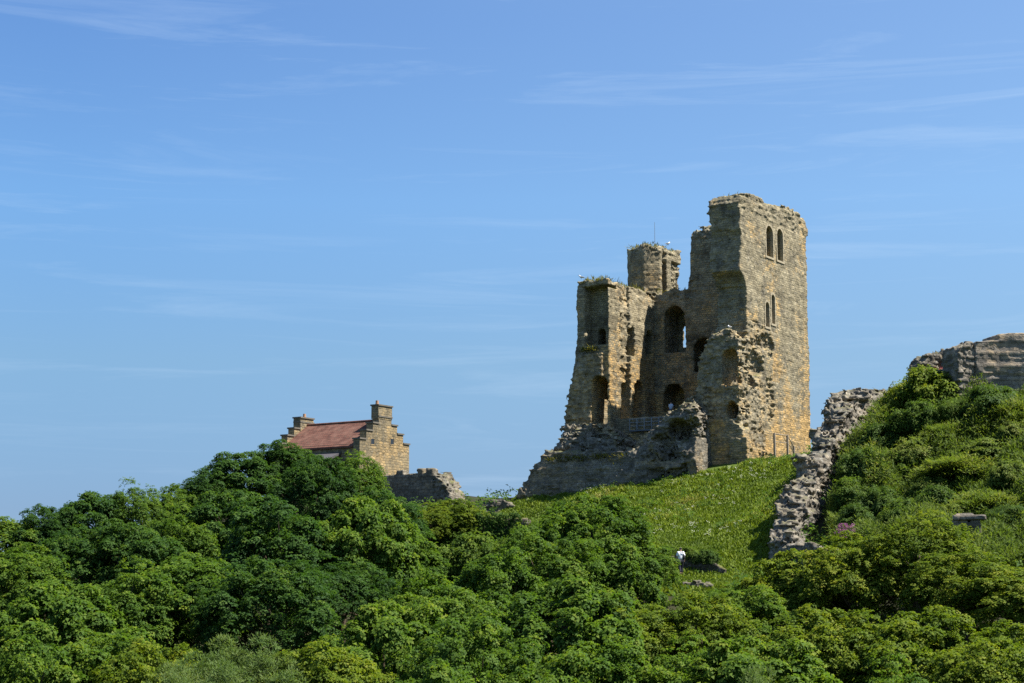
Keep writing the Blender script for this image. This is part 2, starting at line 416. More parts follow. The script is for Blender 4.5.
# ------------------------------------------------------------------ terrain
def G(px, py, Y, dz=0.):
    p = P(px, py, Y); return (p[0], p[1], p[2] + dz)
def K(x, y, z):
    q = KO + XD * x + YD * y; return (q[0], q[1], z)
CT = [
    # foot of the keep and grass bank
    K(-26, -3, 10.1), K(-20, -4.5, 10.4), K(-12, -4.6, 10.9), K(-5, -4, 11.5), K(0, -1.5, 12.9), K(2, 4, 13.4), K(2, 9, 13.5), K(2, 14, 13.6), K(-10, 8, 14), K(-20, 10, 13), K(-4, 20, 14), K(-27, 4, 10.5),
    G(560, 505, 165), G(620, 512, 155), G(660, 530, 144), G(690, 545, 136), G(720, 562, 130), G(750, 566, 128), G(740, 520, 143), G(770, 500, 146), G(700, 500, 154), G(785, 474, 154), G(797, 461, 161), G(775, 466, 158), G(690, 552, 130.5), G(664, 555, 131), G(712, 560, 129.5), G(690, 579, 127), G(640, 560, 132), G(681, 577, 126), G(610, 545, 138), G(660, 590, 118, -.5),
    # hillside right of the curtain wall
    G(830, 545, 124, -1), G(845, 440, 141, -1.5), G(880, 405, 143, -1.6), G(900, 470, 131, -1.3), G(905, 540, 115, -1.3), G(960, 395, 138, -1), G(1010, 390, 137, -.8), G(1024, 450, 126, -1), G(1000, 520, 114, -1.2), G(1080, 400, 132, -1), G(1080, 520, 110, -2), G(960, 560, 106, -1.8), G(940, 365, 150, -2),
    # terrace left of the bank, house
    G(500, 512, 168), G(440, 503, 181, -.4), G(385, 480, 190, -1), G(330, 470, 195, -2), G(470, 560, 152, -2),
    # wood
    G(0, 518, 155, -9), G(-80, 530, 150, -9), G(145, 482, 160, -9), G(250, 455, 168, -8), G(345, 455, 155, -9),
    G(20, 590, 110, -10), G(140, 570, 112, -10), G(260, 530, 122, -10), G(350, 520, 130, -10), G(430, 520, 148, -7),
    G(60, 670, 72, -10), G(230, 660, 76, -9), G(420, 600, 92, -9), G(540, 545, 108, -8), G(610, 530, 116, -6), G(690, 600, 105, -7), G(790, 570, 112, -5), G(870, 560, 95, -7), G(1010, 600, 86, -8), G(1100, 600, 80, -9),
    G(500, 683, 62, -9), G(800, 683, 62, -9), G(1024, 683, 60, -9), G(0, 720, 50, -9), G(300, 720, 50, -9),
    (0, 0, -1.7), (0, 10, -4), (25, 4, -3.5), (-25, 4, -4), (0, 28, -11), (35, 28, -11), (-35, 28, -12), (0, -30, -1), (60, -10, -2), (-60, -10, -4),
    # beyond the crest
    (0, 225, 6), (60, 225, 6), (-70, 220, 1), (110, 160, 8), (110, 100, -2), (-90, 120, -6), (-100, 60, -12), (100, 50, -11),
]
CT = np.array(CT)
def tps_fit(pts):
    n = len(pts); d = np.sqrt(((pts[:, None, :2] - pts[None, :, :2]) ** 2).sum(-1)) + 1e-9
    Kk = d * d * np.log(d) ; A = np.zeros((n + 3, n + 3)); A[:n, :n] = Kk + np.eye(n) * .3
    A[:n, n] = 1; A[:n, n+1:] = pts[:, :2]; A[n, :n] = 1; A[n+1:, :n] = pts[:, :2].T
    return np.linalg.solve(A, np.concatenate([pts[:, 2], np.zeros(3)]))
TW = tps_fit(CT)
def terrain(x, y):
    x = np.asarray(x, float); y = np.asarray(y, float); sh = np.broadcast(x, y).shape
    X = np.broadcast_to(x, sh).ravel(); Y = np.broadcast_to(y, sh).ravel()
    xc = np.clip(X, -110, 115); yc = np.clip(Y, -30, 225)
    z = TW[-3] + TW[-2] * xc + TW[-1] * yc
    for k in range(len(CT)):
        d2 = (xc - CT[k, 0]) ** 2 + (yc - CT[k, 1]) ** 2 + 1e-12
        z = z + TW[k] * .5 * d2 * np.log(d2)
    far = np.sqrt((X - xc) ** 2 + (Y - yc) ** 2)
    w = np.clip(far / 120, 0, 1); w = w * w * (3 - 2 * w)
    z = z * (1 - w) + (-18) * w
    return z.reshape(sh)
def tz(x, y): return float(terrain(np.array([x]), np.array([y]))[0])

def axis(a, b, s, outer):
    core = np.arange(a, b + s * .5, s); ext = []
    d = s; v = 0
    while v < outer: d *= 1.22; v += d; ext.append(v)
    ext = np.array(ext); return np.concatenate([(a - ext)[::-1], core, b + ext])
ax_ = axis(-75, 80, 1., 5000); ay_ = axis(-5, 215, 1., 5000)
GX, GY = np.meshgrid(ax_, ay_, indexing='ij')
GZ = terrain(GX, GY)
GZ = GZ + .18 * fbm(GX * .4, GY * .4, GX * 0, 3)
nx, ny = GX.shape
ii = np.arange(nx * ny).reshape(nx, ny)
gq = np.stack([ii[:-1, :-1], ii[1:, :-1], ii[1:, 1:], ii[:-1, 1:]], -1).reshape(-1, 4)
gme = mesh_np('hill_ground', np.stack([GX, GY, GZ], -1).reshape(-1, 3), gq)
# open grass lies on the bank below the keep; the rest is woodland floor
def screen(x, y, z):
    fz = y * math.cos(TH) + z * math.sin(TH); uz = -y * math.sin(TH) + z * math.cos(TH)
    return 512 + FPX * x / fz, 341.5 - FPX * uz / fz
def bank_mask(x, y):
    """the mown bank: a patch of hillside in metres, between the two walls"""
    l = np.array([G(500, 512, 168), G(530, 535, 152), G(610, 585, 123), G(700, 600, 116), G(775, 575, 126), G(790, 520, 143), G(830, 440, 172), K(3, 22, 0), K(-30, 22, 0)])[:, :2]
    ins = np.zeros(np.broadcast(x, y).shape, bool)
    for i in range(len(l)):
        x1, y1 = l[i]; x2, y2 = l[(i + 1) % len(l)]
        c = ((y1 > y) != (y2 > y)); xs = (x2 - x1) * (y - y1) / (y2 - y1 + 1e-12) + x1
        ins ^= c & (x < xs)
    return ins
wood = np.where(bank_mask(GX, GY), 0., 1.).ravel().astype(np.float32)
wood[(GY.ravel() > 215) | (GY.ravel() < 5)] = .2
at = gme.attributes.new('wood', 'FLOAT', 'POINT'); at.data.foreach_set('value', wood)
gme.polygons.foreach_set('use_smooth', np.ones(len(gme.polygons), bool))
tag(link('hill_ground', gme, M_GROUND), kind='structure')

# ------------------------------------------------------------------ castle keep
KEEP = empty('castle_keep', tuple(KO), -AZ)
tag(KEEP, 'tall ruined stone castle keep open on one side on the grassy mound', 'castle keep')
h = .125
# tall shell
g = Solid((-22.5, -2.6, -.5), (1.8, 17.4, 31), h)
zt = 29.35
# right flank (broad sunlit wall)
rt = [on_b(*q) for q in ((742, 196), (748, 195), (754, 196), (760, 199), (766, 204), (771, 206.5), (777, 206), (785, 208), (792, 210), (798, 214), (803, 219), (807, 223))]
rt_y = np.array([q[0] for q in rt]); rt_z = np.array([q[1] + .12 for q in rt])
def right_wall(X, Y, Z):
    top = np.interp(Y, rt_y, rt_z)
    front = np.interp(Z, [0, 14, 18, 20.5, 21.2, 21.7, 22.2, 25.2, 26, 27.2, 28.4, 29.6], [0.5, .8, 1.0, .8, .3, -.45, -.3, .1, -.25, -.1, -.3, .4])
    return np.maximum(np.maximum(np.maximum(-3.3 - X, X), np.maximum(front - Y, Y - 16)), (Z - top) * .8)
g.add((-3.3, 0, 0), (0, 16, 29.6), right_wall, rub=.1)
# back wall with its stepped breach
def back_wall(X, Y, Z):
    top = np.interp(X, [-18.5, -11.0, -10.75, -10.5, -9, -7.6, -7.3, -3], [22.3, 22.5, 24.0, 28.6, 28.9, 28.7, 29.0, 29.0])
    return np.maximum(np.maximum(np.maximum(-18.5 - X, X), np.maximum(9.9 - Y, Y - 13.9)), (Z - top) * .6)
g.add((-18.5, 9.9, 0), (0, 13.9, 29), back_wall, rub=.16)
g.add((-4.6, 9.0, 0), (-3.0, 14, 29), rub=.25)
# left flank
def left_wall(X, Y, Z):
    top = np.interp(Y, [0, 3, 6, 10, 14], [22.5, 22.3, 22.4, 22.3, 22.3])
    lx = np.interp(Z, [5, 7, 10, 13, 15, 16, 17, 22.4], [-20.3, -20.0, -19.5, -19.1, -18.9, -18.7, -18.7, -18.7])
    return np.maximum(np.maximum(lx - X, X + 14.9), np.maximum(np.maximum(-Y, Y - 15), Z - top))
g.add((-21.4, 0, 0), (-14.9, 15, 22.5), left_wall, rub=.13)
# remains of the fallen front wall: profile read along its own face
prof = [on_a(*q) for q in ((600, 428), (612, 430), (618, 441), (626, 448), (633, 452), (641, 446), (650, 437), (660, 431), (672, 424), (684, 413), (690, 404), (700, 397), (701.5, 380), (702, 364), (708, 352), (716, 340), (724, 331), (730, 327), (735, 333), (741, 340), (745, 336))]
pxx = np.array([q[0] for q in prof]); pzz = np.array([q[1] for q in prof])
def front_wall(X, Y, Z):
    return np.maximum(np.maximum(np.maximum(-20 - X, X + .05), np.maximum(-1.0 - Y, Y - 2.3)), (Z - np.interp(X, pxx, pzz)) * .55)
g.add((-20, -1.0, 0), (0, 2.3, 19), front_wall, rub=.75)
# infilled floor of the keep
g.add((-16, 1.5, 0), (-2, 11, on_a(671, 418.5, 4.5)[1]), rub=.15)
# rubble skin over the broken end of the left flank
def scar(X, Y, Z):
    e = np.interp(Z, [5, 9, 13, 14.8, 15.2], [-1.0, -.7, -.5, -.3, .4])
    lx = np.interp(Z, [5, 7, 10, 13, 16], [-20.2, -19.9, -19.4, -18.9, -18.2])
    return np.maximum(np.maximum(lx - X, X + 15.5), np.maximum(np.maximum(e - Y, Y - 2.5), Z - 15.2))
g.add((-21.4, -1.4, 0), (-15.5, 2.5, 15.3), scar, rub=.6, m=.35)
def cutA(px0, px1, pyt, pyb, y0, y1, rub=None, plane=None):
    a, zb = on_a(px0, pyb, y0 if plane is None else plane); b, zt_ = on_a(px1, pyt, y0 if plane is None else plane)
    g.cut((a, y0 - .9, zb), (b, y1, zt_), lambda X, Y, Z: np.maximum(arch2(X, Z, a, b, zb, zt_), np.maximum(y0 - .9 - Y, Y - y1)), rub)
def cutB(px0, px1, pyt, pyb, x0, x1, xf=None, rub=None):
    xf = x0 if xf is None else xf
    a, zb = on_b((px0 + px1) / 2, pyb, xf); _, zt_ = on_b((px0 + px1) / 2, pyt, xf)
    a0 = on_b(px0, pyb, xf)[0]; b0 = on_b(px1, pyb, xf)[0]
    g.cut((x1, a0, zb), (x0 + .9, b0, zt_), lambda X, Y, Z: np.maximum(arch2(Y, Z, a0, b0, zb, zt_), np.maximum(x1 - X, X - x0 - .9)), rub)
# mural passage standing open in the end of the left flank
a0, zb = on_a(584.5, 346); a1, zt2 = on_a(607, 285)
g.cut((a0, -2, zb), (a1, 1.7, zt2), rub=.06, m=.5)
cutA(597, 604.5, 328, 348, 1.5, 5.5)
cutA(594.5, 607, 376, 425, -1.0, 4.5, .2, 0)
cutA(664.5, 684.5, 305, 353, 9.9, 13.25)
q0 = on_a(681.6, 347, 13.25); q1 = on_a(684.6, 325, 13.25)
g.cut((q0[0] - .02, 13, q0[1]), (q1[0] + .05, 15, q1[1]), m=.3)
cutA(694, 713, 337, 372, 9.9, 12.2)
cutA(663, 683, 383, 412, 9.9, 12.8)
# openings on the inner face of the left flank
cutB(629.5, 635, 327, 356, -14.9, -17.5)
cutB(646.5, 653, 331, 357, -14.9, -17.8)
cutB(634.5, 645, 381, 432, -14.9, -18.0)
# a torn strip of facing
yb0 = on_b(620, 330, -14.9)[0]; yb1 = on_b(630, 330, -14.9)[0]; z0_ = on_b(625, 372, -14.9)[1]; z1_ = on_b(625, 284, -14.9)[1]
g.cut((-15.2, yb0, z0_), (-14.7, yb1, z1_), rub=.42, m=.2)
yb0 = on_b(622, 400, -14.9)[0]; yb1 = on_b(631, 400, -14.9)[0]; z0_ = on_b(625, 430, -14.9)[1]; z1_ = on_b(625, 368, -14.9)[1]
g.cut((-15.4, yb0, z0_), (-14.7, yb1, z1_), rub=.4, m=.2)
# paired lights in the right flank
LIGHTS = [(766.3, 773.3, 226, 257), (777.2, 783.2, 229, 261), (765.6, 769.6, 302, 327), (771.6, 775.2, 294.5, 324)]
for q in LIGHTS: cutB(*q, 0, -2.6)
# shallow vault scar in the broken end of the right flank
a0, zb = on_a(713, 331); a1, zt2 = on_a(743, 284)
def vault(X, Y, Z):
    return np.maximum(np.maximum(np.abs(X - (a0 + a1) / 2) - (a1 - a0) / 2, np.maximum(zb - Z, Z - (zt2 - .12 * (X - (a0 + a1) / 2) ** 2))), np.maximum(-2 - Y, Y - 1.0))
g.cut((a0, -2, zb), (a1, 1.3, zt2), vault, rub=.15, m=.3)
# hollows in the stub and the torn foot of the right flank
def blob(c, r):
    return lambda X, Y, Z: (np.sqrt(((X - c[0]) / r[0]) ** 2 + ((Y - c[1]) / r[1]) ** 2 + ((Z - c[2]) / r[2]) ** 2) - 1) * min(r)
def cutblob(c, r, rub=.6): g.cut([c[i] - r[i] for i in range(3)], [c[i] + r[i] for i in range(3)], blob(c, r), rub)
cutA(722, 737.5, 348, 386, -1, 2.8, .2)
c = on_b(757, 363, 0); cutblob((0.35, c[0], c[1]), (1.2, 1.5, 1.6), .4)
c = on_b(765, 345, 0); cutblob((0.2, c[0], c[1]), (.7, 2.6, 1.3))
c = on_b(770, 400, 0); cutblob((0.35, c[0], c[1]), (.7, 1.2, 2.6))
a0, zb = on_a(726, 420, -1); a1, zt2 = on_a(737.5, 401, -1)
g.cut((a0, -2, zb), (a1, 3.2, zt2), lambda X, Y, Z: np.maximum((np.sqrt(((X - (a0 + a1) / 2) / (a1 - a0) * 2) ** 2 + ((Z - (zb + zt2) / 2) / (zt2 - zb) * 2) ** 2) - 1) * .6, Y - 3.2), rub=.3, m=.3)
# the stub's smooth lower face and the stepped foot of the right flank
stp = [on_a(*q, -1.3) for q in ((716, 418), (733, 420), (742, 428), (748, 436))]
sx = np.array([q[0] for q in stp]); sz = np.array([q[1] for q in stp])
def foot(X, Y, Z): return np.maximum(np.maximum(np.maximum(-4.3 - X, X - .35), np.maximum(-1.3 - Y, Y - 1)), (Z - np.interp(X, sx, sz)) * .7)
g.add((-4.3, -1.3, 0), (.35, 1, 9), foot, rub=.22)
fp = [on_b(*q, .9) for q in ((746, 436), (752, 446), (766, 451), (780, 456), (792, 461))]
fy = np.array([q[0] for q in fp]); fz_ = np.array([q[1] for q in fp])
def foot2(X, Y, Z): return np.maximum(np.maximum(-1 - X, X - .9), np.maximum(np.maximum(-1.6 - Y, Y - 8), (Z - np.interp(Y, fy, fz_)) * .7))
g.add((-1, -1.6, 0), (.9, 8, 9), foot2, rub=.35)
# torn tops
for (lo, hi, r) in (((-3.6, -.5, 27.9), (.6, 16.5, 31), .4), ((-11, 9, 27.6), (-3, 14.5, 30), .6), ((-19, -.5, 21.7), (-14.5, 15.5, 23.5), .38), ((-4, -.6, 14), (-.55, 1.3, 30), .45), ((-16, 9, 21.5), (-10, 14.5, 24.5), .5)):
    sl = g._sl(lo, hi, 0); g.R[sl] = np.maximum(g.R[sl], r)
sl = g._sl((-.9, .6, 4), (.6, 4.6, 17), 0); g.R[sl] = np.maximum(g.R[sl], .5)
g.roughen()
shell = g.mesh('wall')
link('wall', shell, M_KEEP, KEEP)

# corner turret rising above the left-hand back corner
g = Solid((-20, 9, 21), (-10, 17.5, 29.3), h)
def tur(X, Y, Z):
    top = 27.75 + .25 * np.sin(X * 2.1 + 1) * np.sin(Y * 1.7)
    ch = np.maximum((X - Y + 24.55 + 1.3) * .707, (-X - Y - 18.7 + 9.75 + 1.0) * .707)
    d = np.maximum(np.maximum(np.abs(X + 16.75) - 1.95, np.maximum(9.75 - Y, Y - 15.9)), (Z - top) * .8)
    return np.maximum(d, ch)
g.add((-18.7, 9.75, 20), (-14.8, 15.9, 28), tur, rub=.12)
g.cut((-15.3, 11.6, 22), (-14, 12.5, 27.0), rub=.6, m=.3)
g.cut((-15.1, 13.7, 22), (-14, 16.5, 26.4), rub=.7, m=.3)
sl = g._sl((-19, 9, 27), (-14, 17, 29), 0); g.R[sl] = .42
g.roughen()
TUR = link('corner_turret', g.mesh('corner_turret'), M_KEEP, KEEP)
tp = on_a(656, 241, 10.5)
MB().tube((tp[0] - .3, 10.8, 27.0), (tp[0] - .3, 10.8, on_a(656, 222, 10.8)[1]), .035, .02, 6).build('mast', M_METAL, TUR)

# heaped lower masonry and battered plinth
g = Solid((-28, -7.2, -1.5), (2.5, 18, 13), .15)
fm = [on_a(*q, -2.6) for q in ((553, 446), (558, 438), (566, 431), (575, 430), (600, 433), (612, 437), (622, 446), (632, 452), (642, 444), (652, 433), (662, 426), (672, 419), (682, 411), (690, 406), (697, 404), (704, 413), (712, 424))]
mx_ = np.array([q[0] for q in fm]); mz_ = np.array([q[1] for q in fm])
mxe = on_a(701, 460, -3.5)[0]; plx = on_a(520, 497, -4.6)[0]
sil = sorted([on_a(*q, -2.0)[::-1] for q in ((552, 470), (554, 457), (558, 444), (561, 434), (566, 424), (570, 414))])
sil_z = np.array([q[0] for q in sil]); sil_x = np.array([q[1] for q in sil]) + .25
xl_ = on_a(640, 455, -4)[0]
def mass(X, Y, Z):
    fr = np.interp(Z, [0, 5, 6.5, 8, 10], [-3.7, -3.4, -3.0, -2.5, -1.9])
    fr = fr - 1.9 * np.clip((X - xl_) / 1.6, 0, 1) * np.interp(Z, [0, 3.5, 8, 9.5], [.0, .8, 1., .5])
    lx = np.interp(Z, sil_z, sil_x)
    return np.maximum(np.maximum(lx - X, X - np.interp(Z, [0, 1, 2.5, 9], [mxe + .7, mxe + .3, mxe, mxe - .1])), np.maximum(np.maximum(fr - Y, Y - 3), (Z - np.interp(X, mx_, mz_)) * .6))
g.add((-22, -5.7, -2), (mxe, 3, 10), mass, rub=.9)
def left_foot(X, Y, Z):
    lx = np.interp(Z, sil_z, sil_x)
    return np.maximum(np.maximum(lx - X, X + 16), np.maximum(np.maximum(-2.2 - Y, Y - 15), Z - 7.3))
g.add((-22.3, -2.2, -2), (-16, 15, 7.3), left_foot, rub=.7)
# plinth: long coursed batter, ledge at the top
def plinth(X, Y, Z):
    zq = Z + .35 * fbm(X * .3, Y * .3, X * 0 + Z * 0, 2); t = np.interp(.45 * zq + .55 * np.floor(zq / .62) * .62, [0, 2.6, 3.2, 4.9], [0, .9, 1.2, 2.0])
    top = np.interp(X, [-26, -22.8, -22, -15, -8, -5], [4.0, 4.6, 4.9, 4.7, 4.6, 4.4]) 
    return np.maximum(np.maximum(plx + t * 1.5 - X, X - mxe + .3), np.maximum(np.maximum(-5.5 + t * .55 - Y, Y - 15), (Z - top)))
g.add((plx, -5.7, -2), (mxe - .3, 15, 5), plinth, rub=.55)
# hollow under the platform
c = on_a(634, 443, -2); g.cut((c[0] - 1.3, -4, c[1] - 1.1), (c[0] + 1.5, 2, c[1] + .8), blob((c[0], -1.8, c[1] - .2), (1.5, 2.6, 1.0)), rub=.6)
for (px, py, r) in ((665, 470, 1.3), (652, 462, .9), (688, 430, 1.0), (640, 478, .8)):
    c = on_a(px, py, -3); g.cut((c[0] - r, -4.6, c[1] - r), (c[0] + r, -1.5, c[1] + r), blob((c[0], -3.6, c[1]), (r * 1.3, .75, r * .8)), rub=.7)
for (px, py, r) in ((668, 452, 1.1), (655, 474, .9), (684, 440, 1.2), (690, 468, .9), (673, 476, 1.0), (650, 456, .9), (677, 425, .9), (694, 420, .8), (661, 440, .8)):
    c = on_a(px, py, -5.2); g.cut((c[0] - r, -6.4, c[1] - r), (c[0] + r, -3, c[1] + r), blob((c[0], -5.3 + .25 * max(0, c[1] - 4), c[1]), (r * 1.1, .9, r * .75)), rub=.95)
sl = g._sl((-26, -5, -2), (-5, 0, 3.0), 0); g.R[sl] = np.minimum(g.R[sl], .42)
sl = g._sl((mxe - .8, -4.5, -2), (mxe + 1.5, 1, 5.2), 0); g.R[sl] = np.minimum(g.R[sl], .12)
g.roughen(big=.85, stone=.34)
link('plinth', g.mesh('plinth'), M_BASE, KEEP)

def tufts(name, spots, seed, L, mat):
    rg = np.random.default_rng(seed); q = []
    for (x0, x1, y0, y1, z, n) in spots:
        q.append(np.stack([x0 + (x1 - x0) * rg.random(n), y0 + (y1 - y0) * rg.random(n), z + .18 * rg.random(n)], 1))
    q = np.concatenate(q)
    o = link(name, leaf_mesh(name, q, np.stack([rg.normal(size=len(q)) * .4, rg.normal(size=len(q)) * .4 - .2, np.ones(len(q))], 1), 6, L, .28, -.6, rg, stray=.9), mat, KEEP)
    o['kind'] = 'stuff'
TUFTS = [(on_a(548, 460, -4.4)[0], on_a(626, 460, -4.4)[0], -4.7, -3.4, on_a(590, 459.5, -4.5)[1], 620), (-18.0, -15.2, .1, 2.0, 22.3, 120), (-18.2, -15.1, 2, 9, 22.2, 180), (-18.5, -15, 9.9, 15.4, 27.6, 220), (-16.5, -11.2, 10.2, 13.5, 22.45, 60), (-2.8, -.4, 1.5, 6, 29.45, 50), (-18.2, -16.3, -.7, .9, 15.1, 80), (-14.5, -8.5, -4.7, -3.6, on_a(655, 465, -4.5)[1], 60)]

# dressed surrounds of the lights
for (p0, p1, yt, yb) in LIGHTS:
    a = on_b(p0, yb)[0]; b = on_b(p1, yb)[0]; zb = on_b((p0 + p1) / 2, yb)[1]; zt_ = on_b((p0 + p1) / 2, yt)[1]
    r = (b - a) / 2; c = (a + b) / 2; w = .17; m = MB()
    z = zb
    while z < zt_ - r - .05:
        h_ = min(random.uniform(.24, .36), zt_ - r - z)
        for s_ in (-1, 1):
            ww = w * random.uniform(.8, 1.5); e = c + s_ * (r - .02)
            m.box((-.3, min(e, e + s_ * ww), z + .008), (.045 + random.uniform(-.012, .012), max(e, e + s_ * ww), z + h_ - .008))
        z += h_
    k = 7
    for i in range(k):
        t0 = math.pi * i / k + .02; t1 = math.pi * (i + 1) / k - .02; ri = r - .02; ro = r + w * 1.15
        pts = [(c + math.cos(t0) * ri, zt_ - r + math.sin(t0) * ri), (c + math.cos(t0) * ro, zt_ - r + math.sin(t0) * ro), (c + math.cos(t1) * ro, zt_ - r + math.sin(t1) * ro), (c + math.cos(t1) * ri, zt_ - r + math.sin(t1) * ri)]
        m.prism(pts, 0, -.3, .05 + random.uniform(-.012, .012))
    m.box((-.3, a - .2, zb - .2), (.08, b + .2, zb - .003))
    m.build('window_surround', M_DRESS, KEEP)

# viewing platform inside the keep
vp0 = on_a(632, 436, 1.6); vp1 = on_a(676, 424, 1.6)
dz = on_a(650, 430, 2.0)[1]
VP = empty('viewing_platform', tuple(KO + XD * vp0[0] + YD * 2 + np.array([0, 0, dz])), -AZ)
tag(VP, 'grey metal viewing platform with railings inside the ruined keep', 'platform')
L = vp1[0] - vp0[0]
MB().box((0, -.9, -.14), (L, 5.5, 0)).build('deck', M_DECK, VP)
rl = MB()
for z in (1.1, .75, .4): rl.tube((0, -.85, z), (L, -.85, z), .03, n=6)
for z in (1.1, .75, .4): rl.tube((0, -.85, z), (0, 5.2, z), .03, n=6)
RL = rl.build('railing', M_METAL, VP)
for i in range(7): MB().tube((L * i / 6, -.85, 0), (L * i / 6, -.85, 1.15), .045, n=6).build('post', M_METAL, RL)
for y in (1.2, 3.2, 5.2): MB().tube((0, y, 0), (0, y, 1.15), .045, n=6).build('post', M_METAL, RL)

# wooden handrail at the foot of the sunlit flank
HR = empty('wooden_handrail', tuple(KO + XD * 2.0 + YD * 5.0 + np.array([0, 0, 4.2])), -AZ)
tag(HR, 'wooden handrail with two tall posts at the foot of the sunlit keep wall', 'handrail')
ya = on_b(774.5, 445, 2)[0] - 5; yb_ = on_b(787.5, 445, 2)[0] - 5; yc_ = on_b(794, 455, 2)[0] - 5
zA = on_b(774, 433, 2)[1] - 4.2; zB = on_b(788, 435, 2)[1] - 4.2
for y, z1 in ((ya, zA), (yb_, zB)): MB().box((-.09, y - .09, -1.2), (.09, y + .09, z1)).build('post', M_WOOD, HR, .012)
MB().box((-.09, yc_ - .09, -1.2), (.09, yc_ + .09, zB - 1.0)).build('post', M_WOOD, HR, .012)
MB().tube((0, ya, zA - .06), (0, yb_, zB - .06), .05, n=6).tube((0, ya, zA - .8), (0, yb_, zB - .8), .035, n=6).build('rail', M_WOOD, HR)
MB().tube((0, yb_, zB - .06), (0, yc_, zB - 1.06), .05, n=6).tube((0, yb_, zB - .7), (0, yc_, zB - 1.6), .035, n=6).build('rail', M_WOOD, HR)

# ------------------------------------------------------------------ other ruined walls
def ruin(name, label, cat, base, rot, lo, hi, fns, h=.14, mat=None, post=None, **rk):
    g = Solid(lo, hi, h)
    for lo_, hi_, fn, rub in fns: g.add(lo_, hi_, fn, rub)
    if post: post(g)
    g.roughen(**rk)
    o = link(name, g.mesh(name), mat or M_WALL, None, tuple(base), rot)
    return tag(o, label, cat)

# broken curtain wall running down the bank
path = [(905, 392, 158, 3.4), (878, 391, 152, 3.4), (852, 394, 147, 3.6), (842, 402, 145, 3.7), (833, 420, 142, 3.6), (822, 438, 139, 3.5), (808, 462, 136, 3.4), (796, 489, 133, 3.3), (786, 515, 130, 3.0), (783, 538, 127, 2.6), (800, 548, 124.5, 2.0), (828, 546, 122.5, 1.6)]
pw = np.array([P(a, b, c) for a, b, c, _ in path]); hgt = np.array([q[3] + .6 for q in path])
cb_ = np.array([pw[6][0], pw[6][1], 0.]); pl = pw - cb_
def curtain(X, Y, Z):
    best = None
    for i in range(len(pl) - 1):
        a = pl[i]; b = pl[i + 1]; d = b[:2] - a[:2]; L2 = d @ d
        t = np.clip(((X - a[0]) * d[0] + (Y - a[1]) * d[1]) / L2, 0, 1)
        dist = np.sqrt((X - a[0] - t * d[0]) ** 2 + (Y - a[1] - t * d[1]) ** 2)
        top = a[2] + t * (b[2] - a[2]); hh = hgt[i] + t * (hgt[i + 1] - hgt[i])
        w = 1.0 + np.clip(top - Z, 0, 6) * .13 + .35 * vnoise(X * .8 + 0 * Y + 0 * Z, Y * .8 + 0 * X + 0 * Z, Z * .8 + 0 * X + 0 * Y)
        dd = np.maximum(dist - w, np.maximum((Z - top) * .75, top - hh - 3.0 - Z))
        best = dd if best is None else np.minimum(best, dd)
    return best
lo = pl.min(0) - np.array([2.6, 2.6, 7.5]); hi = pl.max(0) + np.array([2.6, 2.6, 1.6])
ruin('curtain_wall', 'long broken rubble curtain wall stepping down the bank right of the keep', 'ruined wall', cb_, 0, lo, hi, [(lo, hi, curtain, .8)], .15, M_WALL, size=(.45, .27), big=.95, stone=.3)

# high wall at the right edge
b0 = P(978, 392, 137); b0 = np.array([b0[0], b0[1], b0[2] - 1.0]); s = 137 / FPX
def hiwall(X, Y, Z):
    top = np.interp(X, [0, .15, 1.0, 2.1, 2.2, 4, 9], [5.0, 5.2, 5.25, 5.3, 5.85, 5.95, 6.0])
    cy = np.where(X < 2.15, .35, .35 - .28 * np.clip(X - 2.15, 0, 9)) - .06 * (np.floor(Z / .34) % 3 == 0)
    led = np.interp(Z, [0, 2.5, 2.6, 6], [-.0, -.0, -.12, -.12])
    return np.maximum(np.maximum(-X, X - 8.5), np.maximum(np.maximum(cy + led - Y, Y - 3.2), Z - top))
def hicut(g): g.cut((1.9, -2, .6), (3.6, .45, 2.4), blob((2.9, -.2, 1.4), (1.2, .7, 1.1)), rub=.8)
ruin('bastion_wall', 'tall coursed stone wall at the right edge above the green hillside', 'ruined wall', b0, .22, (-.8, -3.2, -2), (9.2, 4, 7), [((0, -2.2, -1.5), (8.5, 3.2, 6), hiwall, .16)], .11, M_BASTION, size=(.75, .34), smooth=.035, stone=.16, big=.35)
# rubble pier beside it
b1 = P(964, 398, 138)
def pier(X, Y, Z):
    top = np.interp(X, [-1.3, -1.0, -.5, -.3, .1, .4, .6, .95], [2.9, 3.9, 4.2, 4.35, 4.6, 4.5, 4.0, 4.1])
    return np.maximum(np.maximum(np.maximum(-1.15 - X + .0 * Z, X - .95), np.maximum(-.9 - Y, Y - 1.2)), Z - top)
ruin('rubble_pier', 'narrow jagged rubble pier left of the tall coursed wall', 'ruined wall', b1, .4, (-2.4, -2, -2), (2, 2.2, 6), [((-1.2, -.9, -1.5), (.95, 1.2, 4.6), pier, .6)], .12, M_WALL, size=(.45, .3), big=.35)
b2 = P(930, 374, 141)
def lump(X, Y, Z):
    top = np.interp(X, [-1.9, -1.2, -.7, .4, .9, 1.2], [.2, 1.0, 1.5, 1.75, 2.0, 1.2])
    return np.maximum(np.maximum(np.abs(X + .2) - 1.35, np.abs(Y) - .9), (Z - top) * .75)
ruin('rubble_stub', 'low dark rubble stub on the skyline beside the thin railing', 'ruined wall', b2, .3, (-2.6, -2, -2.5), (2, 2, 3.2), [((-1.6, -.9, -2.2), (1.2, .9, 2), lump, .7)], .12, M_BASE, size=(.5, .32), big=.4)
b2b = P(950, 388, 139.5)
